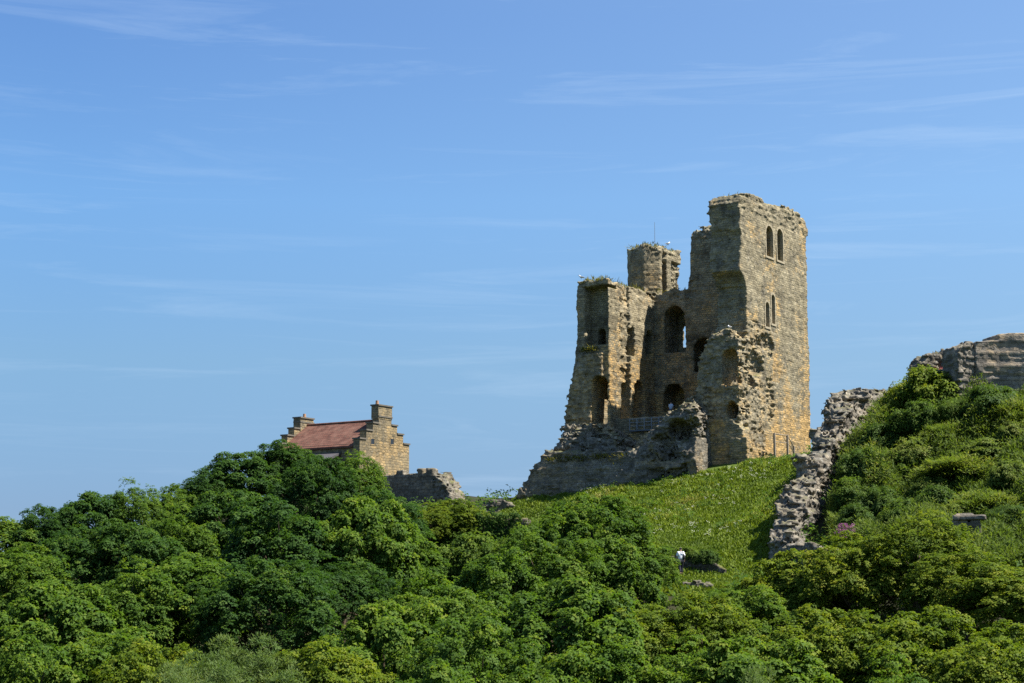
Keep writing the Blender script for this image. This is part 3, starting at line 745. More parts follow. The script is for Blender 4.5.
ruin('rubble_bank_wall', 'low pale rubble wall under the thin railing and red flowers', 'ruined wall', b2b, .1, (-2.2, -2, -3), (2, 2, 2.2), [((-1.2, -.6, -2.2), (1.2, 1, 1.35), None, .6)], .12, M_WALL, size=(.45, .3), big=.3)
# thin railing on the skyline
RB = P(947, 372, 140.5); RG = empty('metal_railing', tuple(RB), .1)
tag(RG, 'thin metal railing between two rubble stubs on the skyline', 'railing')
zz = 1.75
for i in range(6): MB().tube((-.55 + i * .24, 0, -1), (-.55 + i * .24, 0, zz), .018, n=6).build('baluster', M_METAL, RG)
for z_ in (zz, .3): MB().tube((-.7, 0, z_), (.8, 0, z_), .025, n=6).build('rail', M_METAL, RG)

# capped stone pier among the trees
b3 = P(970, 552, 112)
SP = empty('stone_pier', tuple(b3), -.35); tag(SP, 'pale stone pier with a flat slab cap among the right hand shrubs', 'stone pier')
g = Solid((-1.6, -1.4, -2), (1.6, 1.4, 3), .09)
g.add((-1.0, -.6, -2), (.75, .6, 2.05), rub=.3)
g.cut((.05, -.7, -1), (.2, .1, 2.2), rub=.4, m=.2); g.cut((-.35, -.7, -1), (-.28, -.3, 2.2), m=.2)
g.roughen(size=(.5, .55), big=.12, stone=.25); link('shaft', g.mesh('shaft'), M_WALL, SP)
g = Solid((-1.6, -1.4, 1.6), (1.8, 1.4, 3), .08)
g.add((-.9, -.8, 2.07), (1.1, .8, 2.34), rub=.3); g.add((-.7, -.6, 2.3), (.3, .6, 2.48), rub=.3)
g.roughen(size=(.9, .5), big=.1, stone=.12); link('cap_slab', g.mesh('cap_slab'), M_WALL, SP)

# rubble stub and terrace wall left of the bank
b4 = P(501, 513, 169)
def lump2(X, Y, Z): return np.maximum(np.maximum(np.abs(X) - 1.5, np.abs(Y) - .7), Z - np.interp(X, [-1.5, -1.1, .3, 1.0, 1.5], [.7, 1.2, 1.25, 1.0, .6]))
ruin('rubble_stub', 'small dark rubble stub at the left foot of the keep bank', 'ruined wall', b4, -.1, (-2.4, -1.8, -1.6), (2.4, 1.8, 2), [((-1.5, -.7, -1.5), (1.5, .7, 1.25), lump2, .6)], .11, M_BASE, size=(.4, .28), big=.3)
b5 = P(492, 520, 160); s5 = 160 / FPX
def terr(X, Y, Z):
    top = np.interp(X, [-5, 1.5, 3.4, 3.6, 8], [.55, .25, .1, -.35, -.7])
    return np.maximum(np.maximum(-5.2 - X, X - 3.6), np.maximum(np.maximum(-.8 - Y, Y - 2.5), Z - top))
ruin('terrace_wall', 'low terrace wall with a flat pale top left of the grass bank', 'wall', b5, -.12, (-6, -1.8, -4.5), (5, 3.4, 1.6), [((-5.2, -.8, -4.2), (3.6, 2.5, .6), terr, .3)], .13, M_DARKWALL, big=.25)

# dark retaining wall beside the path
b6 = P(686, 577, 128.5)
def ret(X, Y, Z):
    top = np.interp(X, [-2.8, -2.4, -1.4, 0, 1.3, 2.2, 3.2], [1.2, 1.45, 1.6, 1.65, 1.35, 1.05, .5])
    return np.maximum(np.maximum(-2.8 - X, X - 3.2), np.maximum(np.maximum(0 - Y, Y - .6), Z - top))
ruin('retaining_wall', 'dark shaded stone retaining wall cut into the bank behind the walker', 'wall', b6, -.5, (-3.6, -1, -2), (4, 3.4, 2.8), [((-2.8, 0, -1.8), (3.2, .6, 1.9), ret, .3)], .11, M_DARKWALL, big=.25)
b7 = P(697, 588, 121)
ruin('low_wall', 'pale low rubble wall edge in front of the walker', 'wall', b7, -.2, (-1.9, -1, -2), (1.9, 1, 1.2), [((-1.0, -.35, -1.8), (1.0, .35, .42), None, .5)], .09, M_BASE, size=(.35, .24), big=.15)

# crenellated grey wall by the house
b8 = P(432, 505, 181.5); s8 = 181.5 / FPX
def cren(X, Y, Z):
    return np.maximum(np.maximum(-9 - X, X), np.maximum(np.maximum(-Y, Y - 3.2), Z - 3.45))
def cren2(X, Y, Z):
    top = np.interp(X, [0, .6, 1.2, 2.0, 2.6], [3.6, 3.0, 2.2, 1.5, .4]); 
    return np.maximum(np.maximum(-.6 - X, X - 2.6), np.maximum(np.maximum(.1 - Y, Y - 3.4), (Z - top) * .7))
fn = [((-9, 0, -2), (0, 3.2, 3.5), cren, .12), ((-.6, .1, -2), (2.6, 3.4, 3.6), cren2, .8)]
for a, b in ((-4.9, -3.9), (-1.95, -1.3), (-.75, 0.0)): fn.append(((a, 0, 3.3), (b, 1.2, 3.95), None, .2))
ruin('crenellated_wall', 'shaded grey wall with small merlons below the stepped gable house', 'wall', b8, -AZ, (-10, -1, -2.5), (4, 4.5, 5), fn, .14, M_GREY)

# ------------------------------------------------------------------ stepped gable house
HP = P(409, 468, 192)
W = 9.0; Lh = 11.2
HO = HP - YD * W; HO[2] = HP[2] - 1.0
HS = empty('gabled_house', tuple(HO), -AZ)
tag(HS, 'ochre stone house with crow stepped gables and a red tiled roof', 'house')
def hz(py): return 192 / FPX * (HOR - py) / math.cos(0) - HO[2] - .0
ze = hz(446); zr = hz(424); tm = .9
def gable(x0, x1, name):
    n = 4; pts = [(0, -3), (W, -3)]
    ys = [0, 1.15, 2.3, 3.35]; zs = [hz(446.5), hz(437.5), hz(429.5), hz(422.5)]
    right = [(W - y, z) for y, z in zip(ys, zs)]; left = [(y, z) for y, z in zip(ys, zs)]
    pts = [(0, -3), (W, -3), (W, zs[0])]
    for i in range(1, 4): pts += [(W - ys[i], zs[i - 1]), (W - ys[i], zs[i])]
    for i in range(3, 0, -1): pts += [(ys[i], zs[i]), (ys[i], zs[i - 1])]
    pts += [(0, zs[0])]
    o = MB().prism(pts, 0, x0, x1).build(name, M_HOUSE, HS)
    for i in range(4):
        a = ys[i]; b = ys[i + 1] if i < 3 else W / 2
        MB().box((x0 - .1, a - .1, zs[i] + .003), (x1 + .1, b - (.02 if i < 3 else 0), zs[i] + .17)).build('coping_stone', M_DARKSTONE, o)
        MB().box((x0 - .1, W - b + (.02 if i < 3 else .01), zs[i] + .003), (x1 + .1, W - a + .1, zs[i] + .17)).build('coping_stone', M_DARKSTONE, o)
    return o
g1 = gable(-.9, 0, 'gable_wall'); g2 = gable(-Lh - .9, -Lh, 'gable_wall')
MB().box((-Lh, .15, -3), (-.9, W - .15, ze - .5)).build('side_wall', M_HOUSE, HS)
rp = [(-.15, ze - .75), (W / 2, zr - .1), (W + .15, ze - .75), (W + .15, ze - .95), (W / 2, zr - .32), (-.15, ze - .95)]
RF = MB().prism(rp, 0, -Lh + .003, -.903).build('roof', M_ROOF, HS)
MB().tube((-Lh + .01, W / 2, zr - .06), (-.91, W / 2, zr - .06), .14, n=8).build('ridge_tiles', M_ROOF, RF)
def chimney(x0, x1, y0, y1, z0, z1, pots):
    c = MB().box((x0, y0, z0), (x1, y1, z1)).build('chimney', M_HOUSE, HS)
    MB().box((x0 - .1, y0 - .1, z1 + .003), (x1 + .1, y1 + .1, z1 + .16)).build('chimney_cap', M_DARKSTONE, c)
    for y in pots: MB().tube(((x0 + x1) / 2, y, z1 + .16), ((x0 + x1) / 2, y, z1 + .62), .2, .16, 10).build('chimney_pot', M_POT, c)
chimney(-.95, .03, 3.2, 5.7, hz(422.5) - .2, hz(411.5), [3.6])
chimney(-Lh - 1.0, -Lh + .05, 3.3, 5.6, hz(430) - 1.5, hz(418), [4.6])
for px in (372.5, 392):
    o_ = HO + 0 * XD; r = ray(px, 441.5); p = r * (np.dot(o_, XD) / np.dot(r, XD)); y = float(np.dot(p - HO, YD)); z = float(p[2] - HO[2])
    w_ = MB().box((-.25, y - .42, z - .42), (.035, y + .42, z - .3)).box((-.25, y - .42, z + .3), (.035, y + .42, z + .42)).box((-.25, y - .42, z - .297), (.033, y - .3, z + .297)).box((-.25, y + .3, z - .297), (.033, y + .42, z + .297)).build('window', M_HOUSE, HS)
    MB().box((-.2, y - .3, z - .3), (.012, y + .3, z + .3)).build('pane', M_GLASS, w_)
MB().prism([(-2.4, ze - 2.3), (.1, ze - 1.35), (.1, ze - 1.6), (-2.4, ze - 2.55)], 0, -8.5, -2.6).build('lean_to_roof', M_LEAD, HS)
MB().box((-8.4, -2.2, -3), (-2.7, .14, ze - 2.6)).build('lean_to_wall', M_HOUSE, HS)

# ------------------------------------------------------------------ foliage
def unit(v): return v / (np.linalg.norm(v, axis=-1, keepdims=True) + 1e-9)

def leaf_mesh(name, pos, nrm, K, L, wid, droop, rg, ring=.35, tint=None, stray=.3):
    """rosettes of K folded leaves, one at each position"""
    n = len(pos)
    nrm = unit(nrm); t1 = unit(np.cross(nrm, unit(rg.normal(size=(n, 3))))); t2 = np.cross(nrm, t1)
    a = (np.arange(K)[None] * 2.399 + rg.random((n, 1)) * 6.28)
    d = t1[:, None] * np.cos(a)[..., None] + t2[:, None] * np.sin(a)[..., None]
    up = nrm[:, None]
    tilt = (rg.random((n, K, 1)) * 2 - 1) * stray
    d = unit(d + up * tilt); s = np.cross(np.broadcast_to(up, d.shape), d); s = unit(s); uu = np.cross(d, s)
    l = L * (.65 + .7 * rg.random((n, K, 1)))
    r0 = l * ring * (.3 + 1.6 * rg.random((n, K, 1)))
    b = pos[:, None] + d * r0 + up * (rg.random((n, K, 1)) - .5) * L * .9
    dr = droop * (.4 + rg.random((n, K, 1)))
    tip = b + d * l - up * l * dr
    mid = b + d * l * .5
    fold = .12 + .12 * rg.random((n, K, 1))
    lf = mid + s * l * wid * .5 + uu * l * fold; rt = mid - s * l * wid * .5 + uu * l * fold
    V = np.stack([b, rt, tip, lf], 2).reshape(-1, 3)
    Q = np.arange(n * K * 4, dtype=np.int32).reshape(-1, 4)
    me = mesh_np(name, V, Q)
    tt = (rg.random((n, 1)) * .45 if tint is None else tint[:, None]) + rg.random((n, K)) * .4
    at = me.attributes.new('tint', 'FLOAT', 'FACE'); at.data.foreach_set('value', np.clip(tt, 0, 1).ravel().astype(np.float32))
    return me

def crown(name, seed, lobes=62, sprays=46, K=9, L=.16, R=4.1, zc=5.4, Rz=4.5, rl=(.6, 1.25), wid=.9, droop=.3, lean=0., upness=.75, fuzz=0.):
    rg = np.random.default_rng(seed)
    i = np.arange(lobes) + .5
    ct = 1 - 1.35 * i / lobes; ct = np.clip(ct, -.38, 1); st = np.sqrt(1 - ct ** 2); ph = i * 2.39996 + seed
    dr = np.stack([st * np.cos(ph), st * np.sin(ph), ct], 1) + rg.normal(size=(lobes, 3)) * .22; dr = unit(dr)
    k = .66 + .34 * rg.random(lobes) + .16 * np.sin(ph * 0 + dr[:, 0] * 3.1 + seed) * np.sin(dr[:, 1] * 2.7 + seed * 2)
    rad = rl[0] + (rl[1] - rl[0]) * rg.random(lobes)
    c = np.stack([dr[:, 0] * R * k, dr[:, 1] * R * k, zc + dr[:, 2] * (Rz * k - .4)], 1)
    c[:, 0] += lean * (c[:, 2] - 3)
    d = unit(rg.normal(size=(lobes, sprays, 3)) + dr[:, None] * .75 + np.array([0, 0, .55]))
    rr = rad[:, None, None] * np.where(rg.random((lobes, sprays, 1)) < .2, .35 + .4 * rg.random((lobes, sprays, 1)), .86 + .22 * rg.random((lobes, sprays, 1)))
    rr = rr * (1 + fuzz * rg.normal(size=rr.shape))
    p = c[:, None] + d * rr * np.array([1, 1, .8])
    n = unit(d * .7 + np.array([0, 0, upness]) + rg.normal(size=d.shape) * .28)
    p = p.reshape(-1, 3); n = n.reshape(-1, 3)
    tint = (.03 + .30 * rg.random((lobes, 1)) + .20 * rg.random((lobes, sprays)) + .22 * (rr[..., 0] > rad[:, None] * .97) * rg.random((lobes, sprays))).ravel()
    keep = p[:, 2] > .4
    me = leaf_mesh(name, p[keep], n[keep], K, L, wid, droop, rg, tint=tint[keep])
    me['top'] = float(np.percentile(p[:, 2], 99.7))
    return me, c

def trunk(name, c, seed, h0=0.):
    rg = np.random.default_rng(seed + 50); m = MB()
    pts = [Vector((0, 0, -2.5)), Vector((.05, .03, 1.2)), Vector((-.08, .1, 3.2)), Vector((.1, -.05, 5.4)), Vector((.05, .05, 7.2))]
    rr = [.42, .32, .25, .17, .07]
    for a, b, r, s in zip(pts, pts[1:], rr, rr[1:]): m.tube(a, b, r, s, 9)
    for i in rg.choice(len(c), 16, replace=False):
        st = pts[2].lerp(pts[3], rg.random()) if rg.random() < .7 else pts[1].lerp(pts[2], rg.random())
        en = Vector(c[i]); md = st.lerp(en, .5) + Vector((0, 0, -.35))
        m.tube(st, md, .11, .07, 6); m.tube(md, en, .07, .025, 6)
    me = bpy.data.meshes.new(name); me.from_pydata(m.v, [], m.f); me.update(); me.materials.append(M_BARK)
    return me

CROWNS = []
for sd in range(5):
    cm, c = crown('crown', 11 + sd * 7, lobes=(100, 128, 84, 140, 116)[sd], sprays=(42, 36, 48, 34, 40)[sd], L=(.17, .145, .205, .135, .16)[sd], fuzz=(.05, .1, .07, .12, .06)[sd], lean=(0, .08, -.07, .05, -.04)[sd], Rz=(4.5, 4.2, 4.6, 4.4, 4.3)[sd])
    CROWNS.append((cm, trunk('trunk', c, sd)))
# looser, small-leaved crown and upright grey-green crown
cm, c = crown('crown', 91, lobes=120, sprays=60, K=9, L=.15, rl=(.8, 1.3), wid=.5); SMALL = (cm, trunk('trunk', c, 9))
cm, c = crown('crown', 73, lobes=90, sprays=60, K=8, L=.22, rl=(.6, 1.3), wid=.24, droop=-.5, upness=1.6); UPR = (cm, trunk('trunk', c, 12))

def add_mat(o, mat):
    o.material_slots[0].link = 'OBJECT'; o.material_slots[0].material = mat
for cm_, _ in CROWNS + [SMALL, UPR]: cm_.materials.append(M_SYC)

TREES = [
 # px, py(top), Y, diameter m, kind, material, label
 (8, 516, 156, 9, 0, M_SYC, 'green tree where the wooded skyline meets the left edge'),
 (48, 507, 157, 8, 1, M_DARKL, 'dark rounded tree second from the left on the wooded skyline'),
 (88, 494, 160, 9, 2, M_DARKL, 'dark broad domed tree on the skyline left of the pointed tree'),
 (143, 481, 160, 7, 3, M_SYC, 'pointed tree standing highest on the left half of the skyline'),
 (182, 485, 163, 6, 4, M_SYC, 'narrow green tree on the skyline just right of the pointed tree'),
 (213, 470, 166, 8, 1, M_DARKL, 'dark tree on the rising skyline midway to the house'),
 (250, 453, 169, 9, 2, M_DARKL, 'dark dome shaped tree on the skyline left of the house chimney'),
 (288, 443, 172, 8.5, 0, M_DARKL, 'dark tree directly below the left chimney of the house'),
 (346, 452, 156, 8.5, 3, M_SYC, 'green tree covering the eaves of the red roofed house'),
 (318, 458, 152, 8, 1, M_DARKL, 'dark tree below the red roof of the house'),
 (385, 490, 150, 7.5, 0, M_DARKL, 'dark tree in front of the left end of the crenellated wall'),
 (20, 545, 135, 10, 4, M_SYC, 'mid green tree below the skyline at the left edge'),
 (85, 528, 140, 10, 1, M_DARKL, 'dark tree in the second row below the broad domed tree'),
 (140, 522, 138, 9, 0, M_DARKL, 'dark tree in the second row below the pointed tree'),
 (195, 508, 143, 9, 3, M_SYC, 'mid green tree in the second row left of the big dark tree'),
 (240, 492, 146, 9, 2, M_DARKL, 'dark tree in the second row below the dome shaped skyline tree'),
 (285, 500, 130, 12, 4, M_DARKL, 'largest dark rounded tree in the middle of the left wood'),
 (360, 500, 132, 9, 2, M_SYC, 'green tree right of the largest dark tree below the eaves'),
 (190, 555, 116, 10, 0, M_SYC, 'bright topped tree in the left wood beside the largest dark tree'),
 (120, 562, 114, 10, 3, M_SYC, 'light green tree in the centre of the left wood'),
 (45, 585, 108, 10, 2, M_SYC, 'light green tree low in the wood near the left edge'),
 (270, 560, 112, 10, 1, M_DARKL, 'dark shaded tree below the largest dark tree'),
 (345, 555, 118, 8, 3, M_DARKL, 'dark tree in the hollow between the left wood and the yellow green trees'),
 (405, 530, 138, 7.5, 4, M_SYC, 'green tree in the hollow below the crenellated wall'),
 (455, 500, 160, 6.0, 1, M_FRESH, 'yellow green tree below the broken end of the crenellated wall'),
 (430, 503, 158, 5.5, 3, M_FRESH, 'yellow green bushy tree under the crenellated wall face'),
 (90, 632, 86, 9, 0, M_SYC, 'green tree at the bottom left in front of the wood'),
 (20, 640, 82, 8, 4, M_SYC, 'dark green tree in the bottom left corner'),
 (155, 645, 82, 8, 1, M_FRESH, 'light green tree at the bottom beside the grey green willow'),
 (330, 645, 80, 7.5, 0, M_FRESH, 'yellow green tree at the lower left end of the foreground belt'),
 (385, 605, 88, 8, 2, M_SYC, 'green tree rising second along the foreground belt'),
 (440, 575, 96, 8.5, 4, M_SYC, 'green tree rising third along the foreground belt'),
 (495, 552, 103, 8, 0, M_SYC, 'green tree below the terrace wall in the foreground belt'),
 (548, 520, 110, 8.5, 3, M_SYC, 'green tree in front of the left end of the grass bank'),
 (592, 496, 116, 9, 1, M_SYC, 'green tree standing tallest against the grass bank'),
 (615, 545, 112, 6.0, 2, M_SYC, 'green tree left of the walker below the grass bank'),
 (640, 538, 117, 5.5, 3, M_SYC, 'small green tree right of the tallest one against the grass bank'),
 (725, 584, 112, 5.5, 4, M_SYC, 'small green tree below the right end of the dark retaining wall'),
 (560, 580, 94, 9, 2, M_SYC, 'broad green tree in the centre of the foreground belt'),
 (632, 592, 98, 8, 4, M_FRESH, 'yellow green tree directly below the walker'),
 (700, 594, 98, 8, 1, M_FRESH, 'yellow green tree below the pale low wall edge'),
 (475, 618, 80, 8, 1, M_SYC, 'green tree at the bottom of the foreground belt left of centre'),
 (580, 640, 76, 8, 0, M_SYC, 'green tree at the bottom centre of the picture'),
 (665, 640, 78, 8, 3, M_SYC, 'green tree at the bottom right of centre below the walker'),
 (755, 588, 104, 7, 0, M_SYC, 'green tree at the lower end of the curtain wall'),
 (800, 552, 108, 6.5, 2, M_FRESH, 'yellow green tree in front of the broken foot of the curtain wall'),
 (852, 533, 104, 7, 4, M_FRESH, 'yellow green tree below the purple flowers'),
 (912, 513, 104, 8, 3, M_FRESH, 'yellow green tree left of the capped stone pier'),
 (965, 553, 98, 7.5, 1, M_FRESH, 'yellow green tree directly below the capped stone pier'),
 (1015, 565, 96, 7.5, 0, M_FRESH, 'yellow green tree at the right edge below the scrub slope'),
 (745, 640, 76, 8, 2, M_SYC, 'green tree at the bottom below the curtain wall'),
 (825, 610, 84, 8.5, 1, M_FRESH, 'broad yellow green tree in the lower right foreground'),
 (905, 610, 82, 8.5, 0, M_FRESH, 'bright yellow green tree in the lower right below the stone pier'),
 (985, 625, 78, 8.5, 4, M_FRESH, 'yellow green tree in the bottom right corner'),
 (870, 660, 68, 7, 3, M_SYC, 'green tree at the bottom edge in the lower right'),
 (410, 665, 68, 7, 4, M_SYC, 'green tree at the bottom edge left of centre'),
]
def plant_tree(px, py, Y, dia, kind, mat, label, name='sycamore_tree', cat='tree', group='trees of the wooded hillside'):
    cm, tm_ = kind if isinstance(kind, tuple) else CROWNS[kind]
    p = P(px, py, Y); z0 = tz(p[0], p[1]); H = max(4.5, p[2] - z0)
    o = empty(name, (p[0], p[1], p[2] - H), random.uniform(0, 6.28), (dia / 9.4, dia / 9.4, H / cm['top']))
    tag(o, label, cat, group)
    add_mat(link('crown', cm, None, o), mat); link('trunk', tm_, None, o)
    return o
for t in TREES: plant_tree(*t)
plant_tree(238, 640, 78, 7, UPR, M_WILLOW, 'grey green willow with fine upright shoots at the bottom left', 'willow_tree')
plant_tree(185, 668, 74, 5, UPR, M_WILLOW, 'smaller grey green willow left of the larger one', 'willow_tree')
plant_tree(770, 672, 62, 4, UPR, M_WILLOW, 'grey green willow at the bottom edge right of centre', 'willow_tree')

# hillside shrubs
def bush_mesh(seed, L=.13, lobes=80, sprays=34, R=1.0, wid=.6, up=.6, droop=.3):
    me, c = crown('foliage', seed, lobes, sprays, 8, L, R * 1.4, .75, 1.5, (.2, .5), wid, droop, 0, up, .75 if up > 1 else .46); me.materials.append(M_SYC)
    m = MB()
    rg = np.random.default_rng(seed)
    for i in rg.choice(len(c), 9, replace=False): m.tube((rg.normal() * .1, rg.normal() * .1, -.6), tuple(c[i]), .04, .012, 5)
    sm = bpy.data.meshes.new('stems'); sm.from_pydata(m.v, [], m.f); sm.update(); sm.materials.append(M_BARK)
    return me, sm
BUSH = [bush_mesh(5), bush_mesh(6, .15, 66, 26), bush_mesh(8, .11, 90, 28, wid=.45)]
BUSHU = bush_mesh(15, .26, 60, 34, wid=.22, up=2.2, droop=-.7)
SHRUBS = [
 (925, 369, 139, 3.4, 1, M_FRESH, 'bright yellow green shrub on the skyline below the low rubble stub'),
 (906, 384, 141, 2.8, 0, M_FRESH, 'bright green shrub at the top of the slope beside the curtain wall'),
 (896, 405, 139, 2.8, 1, M_FRESH, 'light green shrub just below the top of the curtain wall'),
 (918, 402, 136, 3.0, 0, M_SHRUB, 'green shrub under the bright skyline shrub'),
 (952, 398, 135, 2.2, 2, M_SHRUB, 'small green shrub at the foot of the jagged rubble pier'),
 (992, 386, 133, 2.4, 1, M_SHRUBD, 'dark round shrub under the tall coursed wall'),
 (1018, 402, 131, 2.4, 3, M_SCRUB, 'olive shrub at the right edge under the tall coursed wall'),
 (878, 425, 137, 2.6, 1, M_SHRUBD, 'dark shrub against the upper curtain wall'),
 (864, 450, 134, 2.8, 0, M_SHRUBD, 'dark shrub midway down the curtain wall'),
 (891, 452, 132, 2.8, 1, M_SHRUB, 'green shrub beside the dark one midway down the wall'),
 (854, 478, 131, 2.6, 1, M_SHRUB, 'leafy green shrub at the right flank of the curtain wall'),
 (881, 488, 127, 3.0, 0, M_SHRUBD, 'broad dark green shrub above the purple flowers'),
 (858, 505, 126, 2.2, 1, M_SHRUBD, 'dark green shrub low against the curtain wall'),
 (903, 500, 122, 2.6, 0, M_SHRUB, 'green shrub behind the foreground trees right of the purple flowers'),
 (935, 487, 122, 2.6, 1, M_SHRUBD, 'bluish dark shrub on the slope left of the stone pier'),
 (916, 439, 132, 2.9, 0, M_SCRUB, 'olive scrubby shrub in the upper middle of the slope'),
 (946, 425, 133, 2.2, 3, M_SCRUB, 'low olive shrub with upright shoots in the middle of the green slope'),
 (984, 439, 129, 3.5, 1, M_SCRUB, 'largest olive shrub right of the middle of the green slope'),
 (1014, 422, 129, 2.4, 0, M_SCRUB, 'olive shrub at the right edge halfway up the green slope'),
 (932, 476, 126, 2.2, 1, M_SCRUB, 'pale olive shrub low on the lower slope'),
 (960, 458, 127, 3.4, 3, M_SCRUB, 'olive shrub above the capped stone pier'),
 (1009, 461, 122, 2.6, 0, M_SCRUB, 'dull green shrub above and right of the stone pier'),
 (1012, 505, 115, 2.8, 2, M_SHRUBD, 'dark scrub bush right of the capped stone pier'),
 (985, 493, 119, 2.6, 3, M_SCRUB, 'olive scrub bush behind the capped stone pier'),
 (950, 505, 118, 2.0, 1, M_SCRUB, 'olive bush just left above the stone pier'),
 (545, 520, 150, 2.0, 0, M_SHRUB, 'green bush at the left edge of the grass bank'),
 (618, 535, 134, 1.8, 1, M_SHRUB, 'green bush on the grass bank left of the walker'),
 (655, 553, 128, 1.2, 0, M_FRESH, 'small bright bush beside the dark retaining wall'),
 (668, 546, 130.0, 1.4, 1, M_SHRUB, 'small green bush overhanging the dark retaining wall'),
 (689, 547, 129.2, 1.5, 1, M_SHRUB, 'small green bush on top of the dark retaining wall'),
 (706, 550, 128.4, 1.6, 0, M_SHRUBD, 'dark bush hanging over the right end of the retaining wall'),
 (650, 566, 126, 1.6, 1, M_SHRUB, 'green bush left of the walker at the foot of the wall'),
 (735, 583, 121, 1.6, 0, M_FRESH, 'yellow green bush below the grass at the right of the walker'),
 (712, 584, 122, 1.2, 1, M_FRESH, 'yellow bush between the walker and the grass foot'),
 (470, 535, 150, 3.0, 0, M_SHRUB, 'green shrub at the foot of the ivy covered terrace wall'),
 (510, 540, 148, 2.6, 1, M_SHRUB, 'green shrub below the right end of the terrace wall'),
 (480, 512, 162, 2.0, 1, M_FRESH, 'light green bush against the terrace wall'),
]
def plant_bush(px, py, Y, dia, kind, mat, label):
    fm_, sm = (BUSH + [BUSHU])[kind]
    p = P(px, py, Y); s = dia / 3.3; H = 2.5 * s * 1.0
    z0 = min(tz(p[0], p[1]), p[2] - H * .7)
    sc = (p[2] - z0) / fm_['top']; s = max(s * (1.55 if kind == 3 else 1.3), sc * .9)
    o = empty('shrub', (p[0], p[1], z0), random.uniform(0, 6.28), (s, s, sc)); tag(o, label, 'shrub', 'shrubs on the castle slope')
    add_mat(link('foliage', fm_, None, o), mat); link('stems', sm, None, o)
for t in SHRUBS: plant_bush(*t)

tufts('grass_tufts', TUFTS, 61, .28, M_DRYGRASS)
# ivy over the terrace wall
rg = np.random.default_rng(21); n = 1500
iu = rg.random(n); ix = -5.4 + iu * 8.2; iz = .5 - 4.2 * rg.random(n) ** 1.1; iy = -.95 - .35 * rg.random(n)
topm = rg.random(n) < .25; iz[topm] = .45 + .2 * rg.random(topm.sum()); iy[topm] = -.9 + 2.5 * rg.random(topm.sum()); ix[topm] = -5.4 + 4.5 * rg.random(topm.sum())
me = leaf_mesh('ivy', np.stack([ix, iy, iz], 1), np.stack([rg.normal(size=n) * .3, -np.ones(n) * .8, .5 + rg.normal(size=n) * .3], 1), 8, .16, .8, .4, rg); 
tag(link('ivy', me, M_SYC, None, tuple(b5), -.12), 'green ivy hanging over the low terrace wall', 'ivy')

# undergrowth of brambles on the right slope
poly = [P(a, b, c)[:2] for a, b, c in ((880, 405, 143), (1040, 392, 136), (1100, 400, 130), (1090, 540, 106), (930, 560, 106), (835, 545, 121), (826, 500, 132), (848, 440, 140))]
def inpoly(x, y, l):
    ins = np.zeros(x.shape, bool)
    for i in range(len(l)):
        x1, y1 = l[i]; x2, y2 = l[(i + 1) % len(l)]
        c = ((y1 > y) != (y2 > y)); ins ^= c & (x < (x2 - x1) * (y - y1) / (y2 - y1 + 1e-12) + x1)
    return ins
rg = np.random.default_rng(33); pa = np.array(poly); m_ = pa.min(0); M_ = pa.max(0)
X = m_[0] + (M_[0] - m_[0]) * rg.random(70000); Y = m_[1] + (M_[1] - m_[1]) * rg.random(70000)
k = inpoly(X, Y, poly); X = X[k]; Y = Y[k]; Z = terrain(X, Y)
cl = np.clip(fbm(X * .32, Y * .32, X * 0, 4) * 1.3 + .6, .1, 1.5)
Z = Z + cl * (.2 + 2.1 * rg.random(len(X)))
nn = np.stack([rg.normal(size=len(X)) * .45, rg.normal(size=len(X)) * .45 - .25, np.ones(len(X))], 1)
me = leaf_mesh('undergrowth', np.stack([X, Y, Z], 1), nn, 6, .26, .3, -.5, rg, stray=.8, tint=.1 + .5 * np.clip(cl - .2, 0, 1) * rg.random(len(X)))
tag(link('undergrowth', me, M_SCRUB), 'tangled olive brambles covering the slope right of the curtain wall', 'undergrowth', kind='stuff')

# woodland floor plants so that no bare earth shows between the trees
rg = np.random.default_rng(35)
X = -75 + 150 * rg.random(60000); Y = 45 + 150 * rg.random(60000)
k = (~bank_mask(X, Y)) & (np.abs(X) < .36 * Y + 6) & ~inpoly(X, Y, poly) & (Y < 175); X = X[k]; Y = Y[k]; Z = terrain(X, Y) + .15 + 1.3 * rg.random(len(X)) ** 2
nn = np.stack([rg.normal(size=len(X)) * .35, rg.normal(size=len(X)) * .35 - .2, np.ones(len(X))], 1)
me = leaf_mesh('ground_cover', np.stack([X, Y, Z], 1), nn, 6, .3, .6, .3, rg)
tag(link('ground_cover', me, M_SYC), 'low green ground cover under the trees of the wood', 'ground cover', kind='stuff')

# grass on the bank
rg = np.random.default_rng(41)
bx = np.array([G(490, 512, 168), G(560, 600, 120), G(700, 600, 116), G(790, 520, 143), G(830, 440, 172), K(3, 22, 0), K(-30, 22, 0)])[:, :2]
m_ = bx.min(0); M_ = bx.max(0); n = 130000
X = m_[0] + (M_[0] - m_[0]) * rg.random(n); Y = m_[1] + (M_[1] - m_[1]) * rg.random(n); k = bank_mask(X, Y)
kx = (X - KO[0]) * XD[0] + (Y - KO[1]) * XD[1]; ky = (X - KO[0]) * YD[0] + (Y - KO[1]) * YD[1]
k &= ~((kx > -24.5) & (kx < 0.8) & (ky > -3.5) & (ky < 17)); X = X[k]; Y = Y[k]; Z = terrain(X, Y) + .0
n = len(X); f = fbm(X * .22, Y * .22, X * 0, 3); f2 = fbm(X * .9 + 9, Y * .9, X * 0, 2)
tall = np.clip(.4 + f * .9 + f2 * .5, .1, 1.3)
hh = (.12 + .30 * tall) * (.6 + .8 * rg.random(n)); B = 3
a = rg.random((n, B)) * 6.28; w = .045 + .05 * rg.random((n, B)); ln = (.2 + .5 * rg.random((n, B))) * hh[:, None]
